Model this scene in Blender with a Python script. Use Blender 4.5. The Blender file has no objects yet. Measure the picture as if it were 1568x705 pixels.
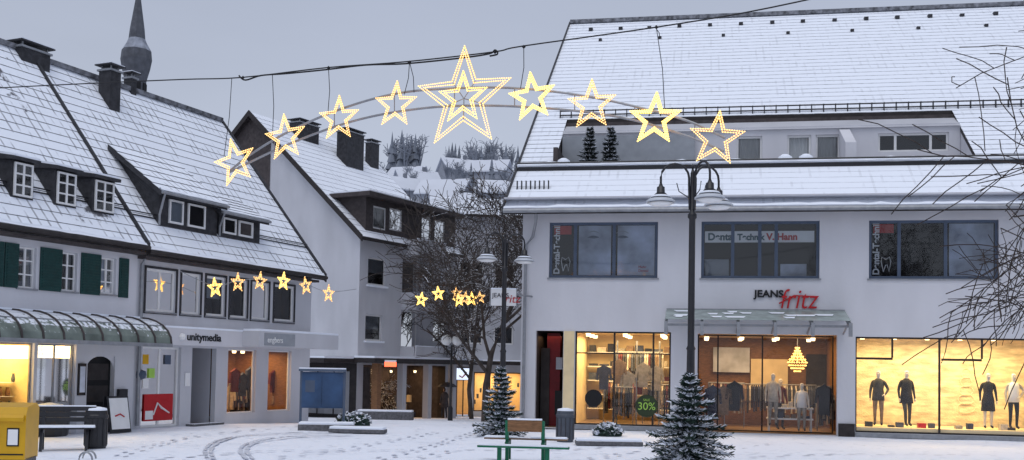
import bpy, bmesh, math, random
from mathutils import Vector as V, Matrix
random.seed(7)
S=bpy.context.scene
# ------------------------------------------------ camera model
F=1600.0; PH=math.atan(67/F); RO=0.018; H=2.0
Fw=V((0,math.cos(PH),math.sin(PH))); R0=V((1,0,0)); U0=V((0,-math.sin(PH),math.cos(PH)))
CR=R0*math.cos(RO)+U0*math.sin(RO); CU=U0*math.cos(RO)-R0*math.sin(RO)
C=V((0,0,H))
def ray(px,py): return Fw*F+CR*(px-784)-CU*(py-493)
def wp(px,py,dep):
    r=ray(px,py); return C+r*(dep/r.y)
def G(y): return 0 if y<33 else -0.04*(min(y,110)-33)
def gp(px,py):
    r=ray(px,py); s=-H/r.z; p=C+r*s
    if p.y>33:
        s=-(H-1.32)/(r.z+0.04*r.y); p=C+r*s
    return p
cam=bpy.data.cameras.new("camera"); co=bpy.data.objects.new("camera",cam); S.collection.objects.link(co)
cam.sensor_width=36; cam.lens=36*F/1568; cam.shift_y=140.5/1568; cam.clip_end=3000; cam.clip_start=.1
m=Matrix((CR,CU,-Fw)).transposed().to_4x4(); m.translation=C; co.matrix_world=m; S.camera=co
S.view_settings.view_transform='Standard'
try: S.view_settings.look='None'
except: pass
# ------------------------------------------------ materials
def nn(nt,t,**k):
    n=nt.nodes.new(t)
    for a,b in k.items(): setattr(n,a,b)
    return n
SNOW=(.83,.87,.95,1)
def mat(name,col,rough=.7,var=.18,scale=3,bump=.15,metal=0,snow=None,bscale=None,spec=.3,vdir=None):
    M=bpy.data.materials.new(name); M.use_nodes=True; nt=M.node_tree; L=nt.links
    b=nt.nodes['Principled BSDF']; b.inputs['Roughness'].default_value=rough; b.inputs['Metallic'].default_value=metal
    b.inputs['Specular IOR Level'].default_value=spec
    geo=nn(nt,'ShaderNodeNewGeometry')
    no=nn(nt,'ShaderNodeTexNoise'); no.inputs['Scale'].default_value=scale; no.inputs['Detail'].default_value=6
    if vdir:
        mp=nn(nt,'ShaderNodeMapping'); mp.inputs['Scale'].default_value=vdir; L.new(geo.outputs['Position'],mp.inputs['Vector']); L.new(mp.outputs['Vector'],no.inputs['Vector'])
    else: L.new(geo.outputs['Position'],no.inputs['Vector'])
    mr=nn(nt,'ShaderNodeMapRange'); mr.inputs['From Min'].default_value=.3; mr.inputs['From Max'].default_value=.7
    mr.inputs['To Min'].default_value=1-var; mr.inputs['To Max'].default_value=1+var
    L.new(no.outputs['Fac'],mr.inputs['Value'])
    vm=nn(nt,'ShaderNodeVectorMath',operation='SCALE'); vm.inputs[0].default_value=col[:3]; L.new(mr.outputs[0],vm.inputs['Scale'])
    out=vm.outputs[0]
    if snow is not None:
        sx=nn(nt,'ShaderNodeSeparateXYZ'); L.new(geo.outputs['True Normal'],sx.inputs[0])
        n2=nn(nt,'ShaderNodeTexNoise'); n2.inputs['Scale'].default_value=9; L.new(geo.outputs['Position'],n2.inputs['Vector'])
        ad=nn(nt,'ShaderNodeMath',operation='ADD'); L.new(sx.outputs[2],ad.inputs[0]); L.new(n2.outputs['Fac'],ad.inputs[1])
        m2=nn(nt,'ShaderNodeMapRange'); m2.inputs['From Min'].default_value=snow+.5-.08; m2.inputs['From Max'].default_value=snow+.5+.08; L.new(ad.outputs[0],m2.inputs['Value'])
        mx=nn(nt,'ShaderNodeMix',data_type='RGBA'); L.new(m2.outputs[0],mx.inputs[0]); L.new(out,mx.inputs[6]); mx.inputs[7].default_value=SNOW
        out=mx.outputs[2]
    L.new(out,b.inputs['Base Color'])
    if bump:
        n3=nn(nt,'ShaderNodeTexNoise'); n3.inputs['Scale'].default_value=bscale or scale*6; n3.inputs['Detail'].default_value=4; L.new(geo.outputs['Position'],n3.inputs['Vector'])
        bu=nn(nt,'ShaderNodeBump'); bu.inputs['Strength'].default_value=bump; bu.inputs['Distance'].default_value=.05; L.new(n3.outputs['Fac'],bu.inputs['Height']); L.new(bu.outputs[0],b.inputs['Normal'])
    return M
def emit(name,col,st):
    M=bpy.data.materials.new(name); M.use_nodes=True; b=M.node_tree.nodes['Principled BSDF']
    b.inputs['Base Color'].default_value=(*col,1); b.inputs['Emission Color'].default_value=(*col,1); b.inputs['Emission Strength'].default_value=st
    b.inputs['Roughness'].default_value=.6
    try: M.cycles.emission_sampling='NONE'
    except: pass
    return M
def glassmat(name,tint=(1,1,1),refl=.12):
    M=bpy.data.materials.new(name); M.use_nodes=True; nt=M.node_tree; nt.nodes.clear(); L=nt.links
    o=nn(nt,'ShaderNodeOutputMaterial'); t=nn(nt,'ShaderNodeBsdfTransparent'); t.inputs[0].default_value=(*tint,1)
    g=nn(nt,'ShaderNodeBsdfGlossy'); g.inputs['Roughness'].default_value=.03
    fr=nn(nt,'ShaderNodeFresnel'); fr.inputs[0].default_value=1.5
    ad=nn(nt,'ShaderNodeMath',operation='ADD'); L.new(fr.outputs[0],ad.inputs[0]); ad.inputs[1].default_value=refl-.04
    mx=nn(nt,'ShaderNodeMixShader'); L.new(ad.outputs[0],mx.inputs[0]); L.new(t.outputs[0],mx.inputs[1]); L.new(g.outputs[0],mx.inputs[2]); L.new(mx.outputs[0],o.inputs[0])
    return M
def roofmat(name,t,patch=.66,tick=.5,dark=(.10,.10,.115),tf=.7,tw=.2):
    """snow lying on roof tiles, tile columns run along t"""
    M=bpy.data.materials.new(name); M.use_nodes=True; nt=M.node_tree; L=nt.links; b=nt.nodes['Principled BSDF']; b.inputs['Roughness'].default_value=.8
    geo=nn(nt,'ShaderNodeNewGeometry')
    d=nn(nt,'ShaderNodeVectorMath',operation='DOT_PRODUCT'); L.new(geo.outputs['Position'],d.inputs[0]); d.inputs[1].default_value=t
    s=nn(nt,'ShaderNodeMath',operation='MULTIPLY'); L.new(d.outputs['Value'],s.inputs[0]); s.inputs[1].default_value=1/.31
    fr=nn(nt,'ShaderNodeMath',operation='FRACT'); L.new(s.outputs[0],fr.inputs[0])
    lt=nn(nt,'ShaderNodeMath',operation='LESS_THAN'); L.new(fr.outputs[0],lt.inputs[0]); lt.inputs[1].default_value=tw
    n1=nn(nt,'ShaderNodeTexNoise'); n1.inputs['Scale'].default_value=1.3; n1.inputs['Detail'].default_value=5; L.new(geo.outputs['Position'],n1.inputs['Vector'])
    n2=nn(nt,'ShaderNodeTexNoise'); n2.inputs['Scale'].default_value=.45; n2.inputs['Detail'].default_value=8; n2.inputs['Roughness'].default_value=.65; L.new(geo.outputs['Position'],n2.inputs['Vector'])
    m1=nn(nt,'ShaderNodeMapRange'); m1.inputs['From Min'].default_value=tick; m1.inputs['From Max'].default_value=tick+.12; L.new(n1.outputs['Fac'],m1.inputs['Value'])
    mu=nn(nt,'ShaderNodeMath',operation='MULTIPLY'); L.new(lt.outputs[0],mu.inputs[0]); L.new(m1.outputs[0],mu.inputs[1])
    m2=nn(nt,'ShaderNodeMapRange'); m2.inputs['From Min'].default_value=patch; m2.inputs['From Max'].default_value=patch+.03; L.new(n2.outputs['Fac'],m2.inputs['Value'])
    mh=nn(nt,'ShaderNodeMath',operation='MULTIPLY'); L.new(mu.outputs[0],mh.inputs[0]); mh.inputs[1].default_value=tf
    ma=nn(nt,'ShaderNodeMath',operation='MAXIMUM'); L.new(mh.outputs[0],ma.inputs[0]); L.new(m2.outputs[0],ma.inputs[1])
    mx=nn(nt,'ShaderNodeMix',data_type='RGBA'); L.new(ma.outputs[0],mx.inputs[0]); mx.inputs[6].default_value=SNOW; mx.inputs[7].default_value=(*dark,1)
    L.new(mx.outputs[2],b.inputs['Base Color'])
    n3=nn(nt,'ShaderNodeTexNoise'); n3.inputs['Scale'].default_value=5; L.new(geo.outputs['Position'],n3.inputs['Vector'])
    bu=nn(nt,'ShaderNodeBump'); bu.inputs['Strength'].default_value=.35; bu.inputs['Distance'].default_value=.06; L.new(n3.outputs['Fac'],bu.inputs['Height']); L.new(bu.outputs[0],b.inputs['Normal'])
    return M
m_wall=mat('white_render',(.60,.60,.635),.85,.07,.8,.15,vdir=(1,1,.35))
m_wall2=mat('cream_render',(.54,.545,.58),.85,.09,.9,.15,vdir=(1,1,.35))
m_wall3=mat('grey_render',(.46,.465,.50),.85,.10,.8,.15,vdir=(1,1,.35))
m_slate=mat('slate',(.035,.035,.04),.6,.4,6,.3)
m_dark=mat('dark_wood',(.03,.025,.025),.6,.3,5,.1)
m_brown=mat('brown_cladding',(.06,.05,.05),.7,.3,5,.2)
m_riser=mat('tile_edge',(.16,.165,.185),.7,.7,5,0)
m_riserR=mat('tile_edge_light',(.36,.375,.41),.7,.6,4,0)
m_snow=mat('snow',SNOW,.75,.04,2,.3,bscale=5)
m_blue=mat('blue_grey_frame',(.075,.10,.15),.45,.1,4,0)
m_whitef=mat('white_frame',(.72,.72,.72),.5,.05,4,0)
m_green=mat('green_shutter',(.008,.045,.042),.5,.2,8,0)
m_metal=mat('zinc_metal',(.28,.29,.31),.45,.15,6,.05,metal=.5)
m_iron=mat('black_iron',(.012,.012,.016),.4,.3,10,.05,spec=.5)
m_ironS=mat('black_iron_snowy',(.015,.015,.018),.4,.3,10,.05,snow=.85)
m_black=mat('dark_interior',(.012,.012,.014),.8,.3,2,0)  # near-black; as window backing it stands in for the unlit room's shade
m_grey=mat('grey_blind',(.30,.32,.35),.7,.1,3,0)
m_lgrey=mat('poster_grey',(.50,.53,.60),.6,.35,1.6,0)
m_white=mat('white_paint',(.78,.78,.78),.5,.04,4,0)
m_red=mat('red_paint',(.45,.01,.015),.4,.1,5,0)
m_redd=mat('dark_red_paint',(.14,.006,.01),.5,.2,5,0)
m_blk=mat('black_letters',(.01,.01,.012),.5,.1,5,0)
m_warm=mat('warm_plaster',(.75,.60,.36),.8,.12,2,.1)
m_brick=mat('pale_stone_wall',(.70,.60,.42),.85,.35,3.5,.5,vdir=(.6,.6,2.2))
m_wood=mat('wood',(.22,.11,.05),.6,.3,7,.15,vdir=(1,1,6))
m_woodS=mat('wood_snowy',(.20,.12,.07),.6,.3,7,.15,snow=.8)
m_floor=mat('shop_floor',(.30,.2,.12),.3,.15,2,0)
m_glass=glassmat('shop_glass',(.97,.97,.97),.05)
m_glassd=glassmat('window_glass',(.80,.84,.88),.085)
m_curt=mat('curtain',(.60,.58,.55),.9,.15,12,0,vdir=(4,4,.2))
m_bark=mat('bark_snowy',(.045,.038,.035),.9,.3,12,.2,snow=.62)
m_barkd=mat('bark',(.045,.034,.030),.9,.3,12,.2,snow=.95)
m_barkc=mat('bark_pale_twigs',(.075,.062,.055),.9,.35,3,.2,snow=.8)
m_fir=mat('fir_needles',(.016,.034,.026),.8,.5,9,0,snow=1.05)
m_firs=mat('fir_snow',(.70,.74,.82),.8,.1,9,0)
m_yel=mat('yellow_paint',(.58,.32,.008),.35,.08,4,0)
m_gran=mat('granite_snowy',(.12,.12,.13),.8,.3,12,.2,snow=.7)
m_rope=emit('rope_light',(1,.60,.15),1.2)
m_bead=emit('warm_led',(1,.66,.27),1.8)
m_beadb=emit('bright_led',(1,.70,.20),2.1)
m_lampw=mat('lamp_enamel',(.50,.53,.58),.3,.05,5,0)
m_benchg=mat('green_iron',(.01,.13,.065),.45,.2,9,0)
m_panel=emit('light_panel',(1,.80,.46),3)
m_gold=emit('chandelier_gold',(1,.62,.16),2.2)
m_skin=mat('skin',(.5,.3,.22),.6,.05,9,0)
m_manq=mat('mannequin_white',(.62,.58,.52),.4,.05,9,0)
def cloth(c): return mat('cloth',c,.9,.25,10,.2)
m_cl=[cloth(c) for c in [(.02,.02,.025),(.04,.05,.09),(.22,.15,.1),(.3,.28,.25),(.10,.02,.02),(.05,.05,.05),(.5,.45,.38),(.08,.09,.12)]]
# ------------------------------------------------ mesh builder
class Fr:
    def __init__(s,o,t,n): s.o=V(o); s.t=V(t).normalized(); s.n=V(n).normalized()
    def p(s,u,d,z): return s.o+s.t*u+s.n*d+V((0,0,z))
    def hit(s,px,py,d=0):
        r=ray(px,py); k=((s.o+s.n*d-C).dot(s.n))/r.dot(s.n); P=C+r*k
        return (P-s.o).dot(s.t),P.z-s.o.z
    def u(s,px,d=0,py=560): return s.hit(px,py,d)[0]
class MB:
    def __init__(s): s.v=[];s.f=[];s.m=[];s.ms=[]
    def mi(s,m):
        if m not in s.ms: s.ms.append(m)
        return s.ms.index(m)
    def face(s,pts,m):
        i=len(s.v); s.v+= [V(p) for p in pts]; s.f.append(tuple(range(i,i+len(pts)))); s.m.append(s.mi(m))
    def box(s,fr,u0,u1,d0,d1,z0,z1,m):
        if u0>u1:u0,u1=u1,u0
        if d0>d1:d0,d1=d1,d0
        i=len(s.v)
        for z in(z0,z1):
            for(u,d)in((u0,d0),(u1,d0),(u1,d1),(u0,d1)): s.v.append(fr.p(u,d,z))
        for q in((0,1,2,3),(4,5,6,7),(0,1,5,4),(1,2,6,5),(2,3,7,6),(3,0,4,7)): s.f.append(tuple(i+k for k in q)); s.m.append(s.mi(m))
    def prism(s,fr,prof,u0,u1,m,mside=None):
        i=len(s.v);n=len(prof)
        for u in(u0,u1):
            for d,z in prof: s.v.append(fr.p(u,d,z))
        for k in range(n):
            k2=(k+1)%n; s.f.append((i+k,i+k2,i+n+k2,i+n+k)); s.m.append(s.mi(m))
        s.f.append(tuple(i+k for k in range(n))); s.m.append(s.mi(mside or m))
        s.f.append(tuple(i+n+k for k in range(n))); s.m.append(s.mi(mside or m))
    def tube(s,pts,rs,m,sides=6,cap=True):
        pts=[V(p) for p in pts]
        if not hasattr(rs,'__len__'): rs=[rs]*len(pts)
        i=len(s.v); ref=V((0,0,1)); n=len(pts)
        for k,p in enumerate(pts):
            a=(pts[min(k+1,n-1)]-pts[max(k-1,0)])
            if a.length<1e-9:a=V((0,0,1))
            a.normalize()
            rf=ref if abs(a.z)<.95 else V((1,0,0))
            x=a.cross(rf).normalized(); y=a.cross(x)
            for q in range(sides):
                an=2*math.pi*q/sides; s.v.append(p+(x*math.cos(an)+y*math.sin(an))*rs[k])
        mi=s.mi(m)
        for k in range(n-1):
            for q in range(sides):
                q2=(q+1)%sides; s.f.append((i+k*sides+q,i+k*sides+q2,i+(k+1)*sides+q2,i+(k+1)*sides+q)); s.m.append(mi)
        if cap:
            s.f.append(tuple(i+q for q in range(sides))); s.m.append(mi)
            s.f.append(tuple(i+(n-1)*sides+q for q in range(sides))); s.m.append(mi)
    def lathe(s,c,prof,m,sides=16,sx=1,sy=1,rot=0):
        c=V(c); i=len(s.v); n=len(prof)
        for r,z in prof:
            for q in range(sides):
                an=2*math.pi*q/sides+rot; s.v.append(c+V((r*math.cos(an)*sx,r*math.sin(an)*sy,z)))
        for k in range(n-1):
            mm=m[k] if isinstance(m,list) else m
            for q in range(sides):
                q2=(q+1)%sides; s.f.append((i+k*sides+q,i+k*sides+q2,i+(k+1)*sides+q2,i+(k+1)*sides+q)); s.m.append(s.mi(mm))
        for k in(0,n-1):
            mm=m[min(k,n-2)] if isinstance(m,list) else m
            s.f.append(tuple(i+k*sides+q for q in range(sides))); s.m.append(s.mi(mm))
    def obj(s,name,parent=None,smooth=False,origin=None):
        me=bpy.data.meshes.new(name); o=V(origin) if origin is not None else V((0,0,0))
        me.from_pydata([v-o for v in s.v],[],s.f)
        for m_ in s.ms: me.materials.append(m_)
        me.polygons.foreach_set('material_index',s.m)
        if smooth: me.polygons.foreach_set('use_smooth',[True]*len(s.f))
        bm=bmesh.new(); bm.from_mesh(me); bmesh.ops.recalc_face_normals(bm,faces=bm.faces); bm.to_mesh(me); bm.free()
        ob=bpy.data.objects.new(name,me); S.collection.objects.link(ob); ob.location=o
        if parent: ob.parent=parent; ob.matrix_parent_inverse=Matrix.Translation(-parent.location)
        return ob
def empty(name,loc=(0,0,0)):
    e=bpy.data.objects.new(name,None); e.location=loc; e.empty_display_size=.3; S.collection.objects.link(e); return e
def text(fr,u,d,z,s,size,m,parent,name='lettering',rot=0,ext=.015,sx=1,align='LEFT',shear=0,bold=0):
    c=bpy.data.curves.new(name,'FONT'); c.body=s; c.size=size; c.extrude=ext; c.shear=shear; c.align_x=align; c.offset=bold; c.materials.append(m)
    o=bpy.data.objects.new(name,c); S.collection.objects.link(o)
    M=Matrix((fr.t,V((0,0,1)),fr.n)).transposed().to_4x4(); M.translation=fr.p(u,d,z)
    M=M@Matrix.Rotation(rot,4,'Z')@Matrix.Diagonal((sx,1,1,1))
    if parent: o.parent=parent; o.matrix_parent_inverse=Matrix.Translation(-parent.location)
    o.matrix_basis=M
    return o
def area(name,loc,sx,sy,power,col,parent,rot=(0,0,0)):
    l=bpy.data.lights.new(name,'AREA'); l.shape='RECTANGLE'; l.size=sx; l.size_y=sy; l.energy=power; l.color=col
    o=bpy.data.objects.new(name,l); S.collection.objects.link(o); o.location=loc; o.rotation_euler=rot
    if parent: o.parent=parent; o.matrix_parent_inverse=Matrix.Translation(-parent.location)
def wall(mb,fr,u0,u1,z0,z1,holes,m,d=0,rev=.2,rm=None):
    us=sorted({u0,u1,*[x for h in holes for x in h[:2] if u0<x<u1]}); zs=sorted({z0,z1,*[x for h in holes for x in h[2:4] if z0<x<z1]})
    for a,b in zip(us,us[1:]):
        for c,e in zip(zs,zs[1:]):
            cu,cz=(a+b)/2,(c+e)/2
            if any(h[0]<cu<h[1] and h[2]<cz<h[3] for h in holes): continue
            mb.face([fr.p(a,d,c),fr.p(b,d,c),fr.p(b,d,e),fr.p(a,d,e)],m)
    for h in holes:
        a,b,c,e=h[:4]; q=d-rev; r=rm or m
        mb.face([fr.p(a,d,c),fr.p(a,q,c),fr.p(a,q,e),fr.p(a,d,e)],r); mb.face([fr.p(b,d,c),fr.p(b,q,c),fr.p(b,q,e),fr.p(b,d,e)],r)
        mb.face([fr.p(a,d,c),fr.p(b,d,c),fr.p(b,q,c),fr.p(a,q,c)],r); mb.face([fr.p(a,d,e),fr.p(b,d,e),fr.p(b,q,e),fr.p(a,q,e)],r)
def window(mb,fr,h,cols=2,rows=1,d=-.12,fm=None,gm=None,fw=.06,back=True,curt=None,sill=True,rs=None,cs=None,backd=.45):
    a,b,c,e=h[:4]; fm=fm or m_whitef; gm=gm or m_glassd; e-=.002;c+=.002;a+=.002;b-=.002
    mb.box(fr,a,a+fw,d-.05,d,c,e,fm); mb.box(fr,b-fw,b,d-.05,d,c,e,fm)
    mb.box(fr,a+fw,b-fw,d-.05,d,c,c+fw,fm); mb.box(fr,a+fw,b-fw,d-.05,d,e-fw,e,fm)
    xs=cs if cs else [a+(b-a)*i/cols for i in range(1,cols)]
    for x in xs: mb.box(fr,x-fw*.6,x+fw*.6,d-.047,d-.003,c+fw,e-fw,fm)
    for x in (rs if rs else [c+(e-c)*i/rows for i in range(1,rows)]): mb.box(fr,a+fw,b-fw,d-.043,d-.007,x-fw*.4,x+fw*.4,fm)
    mb.face([fr.p(a+fw,d-.025,c+fw),fr.p(b-fw,d-.025,c+fw),fr.p(b-fw,d-.025,e-fw),fr.p(a+fw,d-.025,e-fw)],gm)
    if back:
        q=d-backd; mb.box(fr,a,b,q-.02,q,c,e,m_black)
        mb.box(fr,a-.01,a,q,d-.05,c,e,m_black); mb.box(fr,b,b+.01,q,d-.05,c,e,m_black)
    if curt:
        q=d-.12
        if curt=='sides':
            w=(b-a)*.24
            for x0,x1 in((a+.02,a+w),(b-w,b-.02)):
                n=6
                for i in range(n):
                    f0=x0+(x1-x0)*i/n; f1=x0+(x1-x0)*(i+1)/n
                    mb.face([fr.p(f0,q-.03*(i%2),c+.03),fr.p(f1,q-.03*((i+1)%2),c+.03),fr.p(f1,q-.03*((i+1)%2),e),fr.p(f0,q-.03*(i%2),e)],m_curt)
        elif curt=='full':
            n=14
            for i in range(n):
                f0=a+(b-a)*i/n; f1=a+(b-a)*(i+1)/n
                mb.face([fr.p(f0,q-.03*(i%2),c+.03),fr.p(f1,q-.03*((i+1)%2),c+.03),fr.p(f1,q-.03*((i+1)%2),e),fr.p(f0,q-.03*(i%2),e)],m_curt)
        elif curt=='blind':
            mb.box(fr,a+.03,b-.03,q-.02,q,c+(e-c)*.45,e,m_grey)
    if sill: mb.box(fr,a-.05,b+.05,-.1,.05,c-.05,c-.004,m_metal)
def courses(mb,fr,u0,u1,a,b,n,snow,riser,step=.05,under=None,thick=.18):
    (D0,z0),(D1,z1)=a,b
    for i in range(n):
        f0,f1=i/n,(i+1)/n
        d0=-(D0+(D1-D0)*f0); d1=-(D0+(D1-D0)*f1); y0=z0+(z1-z0)*f0; y1=z0+(z1-z0)*f1
        mb.face([fr.p(u0,d0,y0+step),fr.p(u1,d0,y0+step),fr.p(u1,d1,y1),fr.p(u0,d1,y1)],snow)
        mb.face([fr.p(u0,d0,y0),fr.p(u1,d0,y0),fr.p(u1,d0,y0+step),fr.p(u0,d0,y0+step)],riser)
    k=under or m_dark
    mb.prism(fr,[(-D0,z0-thick),(-D0,z0-.004),(-D1,z1-.004),(-D1,z1-thick)],u0,u1,k)
def eave_snow(mb,fr,u0,u1,d,z,seed,th=.09,wd=.28):
    r=random.Random(seed); n=max(3,int(abs(u1-u0)/.35)); row=[]
    for i in range(n+1):
        u=u0+(u1-u0)*i/n; t=th*r.uniform(.55,1.25); e=d+r.uniform(-.02,.035)
        row.append([fr.p(u,e-wd,z+.02),fr.p(u,e-wd*.5,z+t+.03),fr.p(u,e-.04,z+t*.8),fr.p(u,e,z+t*.3),fr.p(u,e-.02,z-.01)])
    for a,b in zip(row,row[1:]):
        for k in range(4): mb.face([a[k],b[k],b[k+1],a[k+1]],m_snow)
def room(mb,fr,u0,u1,dback,z0,z1,wm,fm=None,cm=None,dfront=-.22):
    fm=fm or m_floor; cm=cm or m_warm
    p=fr.p
    mb.face([p(u0,dback,z0),p(u1,dback,z0),p(u1,dback,z1),p(u0,dback,z1)],wm)
    mb.face([p(u0,dback,z0),p(u0,dfront,z0),p(u0,dfront,z1),p(u0,dback,z1)],wm)
    mb.face([p(u1,dback,z0),p(u1,dfront,z0),p(u1,dfront,z1),p(u1,dback,z1)],wm)
    mb.face([p(u0,dback,z0),p(u1,dback,z0),p(u1,dfront,z0),p(u0,dfront,z0)],fm)
    mb.face([p(u0,dback,z1),p(u1,dback,z1),p(u1,dfront,z1),p(u0,dfront,z1)],cm)
def icobead(mb,p,r,m):
    i=len(mb.v); mb.v+=[p+V(q)*r for q in((1,0,0),(-1,0,0),(0,1,0),(0,-1,0),(0,0,1),(0,0,-1))]
    k=mb.mi(m)
    for q in((0,2,4),(2,1,4),(1,3,4),(3,0,4),(2,0,5),(1,2,5),(3,1,5),(0,3,5)): mb.f.append(tuple(i+x for x in q)); mb.m.append(k)
# ------------------------------------------------ figures
def figure(name,loc,head,Hh,parent,cols,pose={}):
    J=[('pel',0,0,.96,.125),('wai',0,0,1.12,.105),('che',0,.01,1.32,.135),('nb',0,.01,1.46,.062),('ne',0,0,1.53,.05),('h1',0,-.02,1.61,.07),('h2',0,-.01,1.69,.088),('cr',0,.01,1.75,.055),('nose',0,-.095,1.655,.014)]
    E=[('pel','wai'),('wai','che'),('che','nb'),('nb','ne'),('ne','h1'),('h1','h2'),('h2','cr'),('h1','nose')]
    for s,sg in(('L',1),('R',-1)):
        J+=[('sh'+s,.17*sg,.01,1.41,.062),('el'+s,.235*sg,.04,1.14,.046),('wr'+s,.245*sg,-.05,.90,.03),('pa'+s,.245*sg,-.065,.84,.03),
            ('hi'+s,.09*sg,0,.88,.098),('kn'+s,.10*sg,-.02,.50,.062),('an'+s,.10*sg,.02,.09,.042),('to'+s,.11*sg,-.14,.035,.034)]
        E+=[('che','sh'+s),('sh'+s,'el'+s),('el'+s,'wr'+s),('wr'+s,'pa'+s),('pel','hi'+s),('hi'+s,'kn'+s),('kn'+s,'an'+s),('an'+s,'to'+s)]
    P={j[0]:V(j[1:4]) for j in J}; Rr={j[0]:j[4] for j in J}
    for k,v in pose.items(): P[k]=V(v)
    for s,sg in(('L',1),('R',-1)):
        dr=(P['pa'+s]-P['wr'+s]).normalized()
        for i in range(5):
            k='f%d%s'%(i,s); off=V((0,(-.028+.014*i),0)); ln=(.045,.075,.085,.078,.06)[i]
            P[k]=P['pa'+s]+dr*ln+off*1.5+(V((0,-.03,.03)) if i==0 else V((-.008*sg,0,0))); Rr[k]=.009; E.append(('pa'+s,k))
    bm=bmesh.new(); lay=bm.verts.layers.skin.verify(); vs={}
    sc=Hh/1.8
    for k in P:
        v=bm.verts.new(P[k]*sc); v[lay].radius=(Rr[k]*sc,Rr[k]*sc*(.8 if k in('che','wai','pel') else 1)); v[lay].use_root=(k=='pel'); vs[k]=v
    for a,b in E: bm.edges.new((vs[a],vs[b]))
    me=bpy.data.meshes.new(name); bm.to_mesh(me); bm.free()
    ob=bpy.data.objects.new(name,me); S.collection.objects.link(ob)
    mo=ob.modifiers.new('Skin','SKIN'); mo.use_smooth_shade=True; sb=ob.modifiers.new('Sub','SUBSURF'); sb.levels=1; sb.render_levels=1
    dg=bpy.context.evaluated_depsgraph_get(); m2=bpy.data.meshes.new_from_object(ob.evaluated_get(dg))
    ob.modifiers.clear(); ob.data=m2; m2.materials.clear()
    for c in cols: m2.materials.append(c)
    wr=[P['wrL']*sc,P['wrR']*sc]
    for f in m2.polygons:
        c=f.center; z=c.z/sc; k=1
        if z>1.49: k=4 if (z>1.70 or (c.y>.02 and z>1.56)) else 0
        elif z<.1: k=3
        elif z<.93 and abs(c.x)/sc<.215: k=2
        for w,q in zip(wr,(P['paL']*sc,P['paR']*sc)):
            if (c-q).length<.10*sc and (c-q).length<(c-w).length: k=0
        f.material_index=k
    ob.location=loc; ob.rotation_euler=(0,0,head)
    if parent: ob.parent=parent; ob.matrix_parent_inverse=Matrix.Translation(-parent.location)
    return ob
# ------------------------------------------------ vegetation
def bare_tree(name,base,height,r0,seed,levels=5,spread=.55,first=.28,minr=.01,mt=None,lean=(0,0,0),droop=0,wide=1.0,nch=4):
    rnd=random.Random(seed); mb=MB(); mt=mt or m_bark
    def grow(p,d,L,r,l):
        n=4; pts=[p]; rs=[r]; q=V(p); dd=V(d)
        for i in range(n):
            dd=(dd+V((rnd.gauss(0,.13),rnd.gauss(0,.13),rnd.gauss(0,.08)+(.05 if l<3 else -droop)))).normalized()
            q=q+dd*(L/n); pts.append(q.copy()); rs.append(max(minr,r*(1-.5*(i+1)/n)))
        mb.tube(pts,rs,mt,6 if l<2 else (4 if l<3 else 3),False)
        if l>=levels: return
        k=nch+(1 if l==0 else 0)+(1 if l>=2 else 0)
        for c in range(k):
            f=first+(1-first)*((c+rnd.random()*.8)/k) if l==0 else .2+.8*(c+rnd.random()*.9)/k
            f=min(f,.999); i=int(f*n); w=f*n-i; sp=pts[i].lerp(pts[i+1],w)
            ax=(pts[i+1]-pts[i]).normalized(); an=rnd.random()*6.28+c*2.4
            x=ax.orthogonal().normalized(); y=ax.cross(x); side=x*math.cos(an)+y*math.sin(an)
            ang=spread+rnd.random()*.45
            nd=(ax*math.cos(ang)+side*math.sin(ang)*wide).normalized()
            grow(sp,nd,L*(.52+.28*rnd.random()),max(minr,rs[i]*.55),l+1)
    grow(V(base),(V((0,0,1))+V(lean)).normalized(),height*.58,r0,0)
    return mb.obj(name,origin=base)
def fir(name,base,h,rad,seed,parent=None,tiers=15,snow=.45,nb=9,mf=None,ms=None):
    rnd=random.Random(seed); mb=MB(); base=V(base); mf=mf or m_fir; ms=ms or m_firs; s=h/2
    mb.tube([base-V((0,0,.05)),base+V((0,0,h))],[.035*s,.006],m_barkd,6)
    for t in range(tiers):
        f=t/(tiers-1); z=h*(.08+.86*f); R=rad*(1-f)**.85*(.8+.4*rnd.random())+.05*s
        for k in range(nb-int(f*4)):
            an=rnd.random()*.6+k*6.28/nb+t*1.1; L=R*(.55+.6*rnd.random()); dr=V((math.cos(an),math.sin(an),0)); sd=V((-dr.y,dr.x,0))
            n=max(4,int(L/(.05*s))); el=.3-.55*(1-f)
            pts=[base+V((0,0,z))+dr*(L*i/n)+V((0,0,L*(el*(i/n)-.15*(i/n)**2+.16*(i/n)**4))) for i in range(n+1)]
            mb.tube([pts[0],pts[-1]],[.008*s,.004*s],m_barkd,3,False)
            for i in range(1,n+1):
                p=pts[i]; q=pts[i-1]; w=(.10*(1-.6*i/n)+.05)*s
                for j in range(7):
                    a=rnd.random()*6.28; up=math.sin(a)
                    o=sd*math.cos(a)+V((0,0,up*.7)); tip=p+(o*w+dr*w*.7)*(.7+.5*rnd.random())
                    pr=dr.cross(o).normalized()*(.013*s)+dr*(.012*s)
                    mm=ms if (up>.1 and rnd.random()<snow) else mf
                    mb.face([q-pr,q+pr,tip+pr*.5,tip-pr*.5],mm)
                if rnd.random()<snow*1.4 and i>1:
                    u=V((0,0,.022*s)); ww=w*.42
                    mb.face([q-sd*ww+u,q+sd*ww+u,p+sd*ww*.8+u,p-sd*ww*.8+u],ms); mb.face([q-sd*ww+u,p-sd*ww*.8+u,p-sd*ww-u*.3,q-sd*ww-u*.3],ms); mb.face([q+sd*ww+u,p+sd*ww*.8+u,p+sd*ww-u*.3,q+sd*ww-u*.3],ms)
    return mb.obj(name,parent,origin=base if not parent else None)
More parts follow.
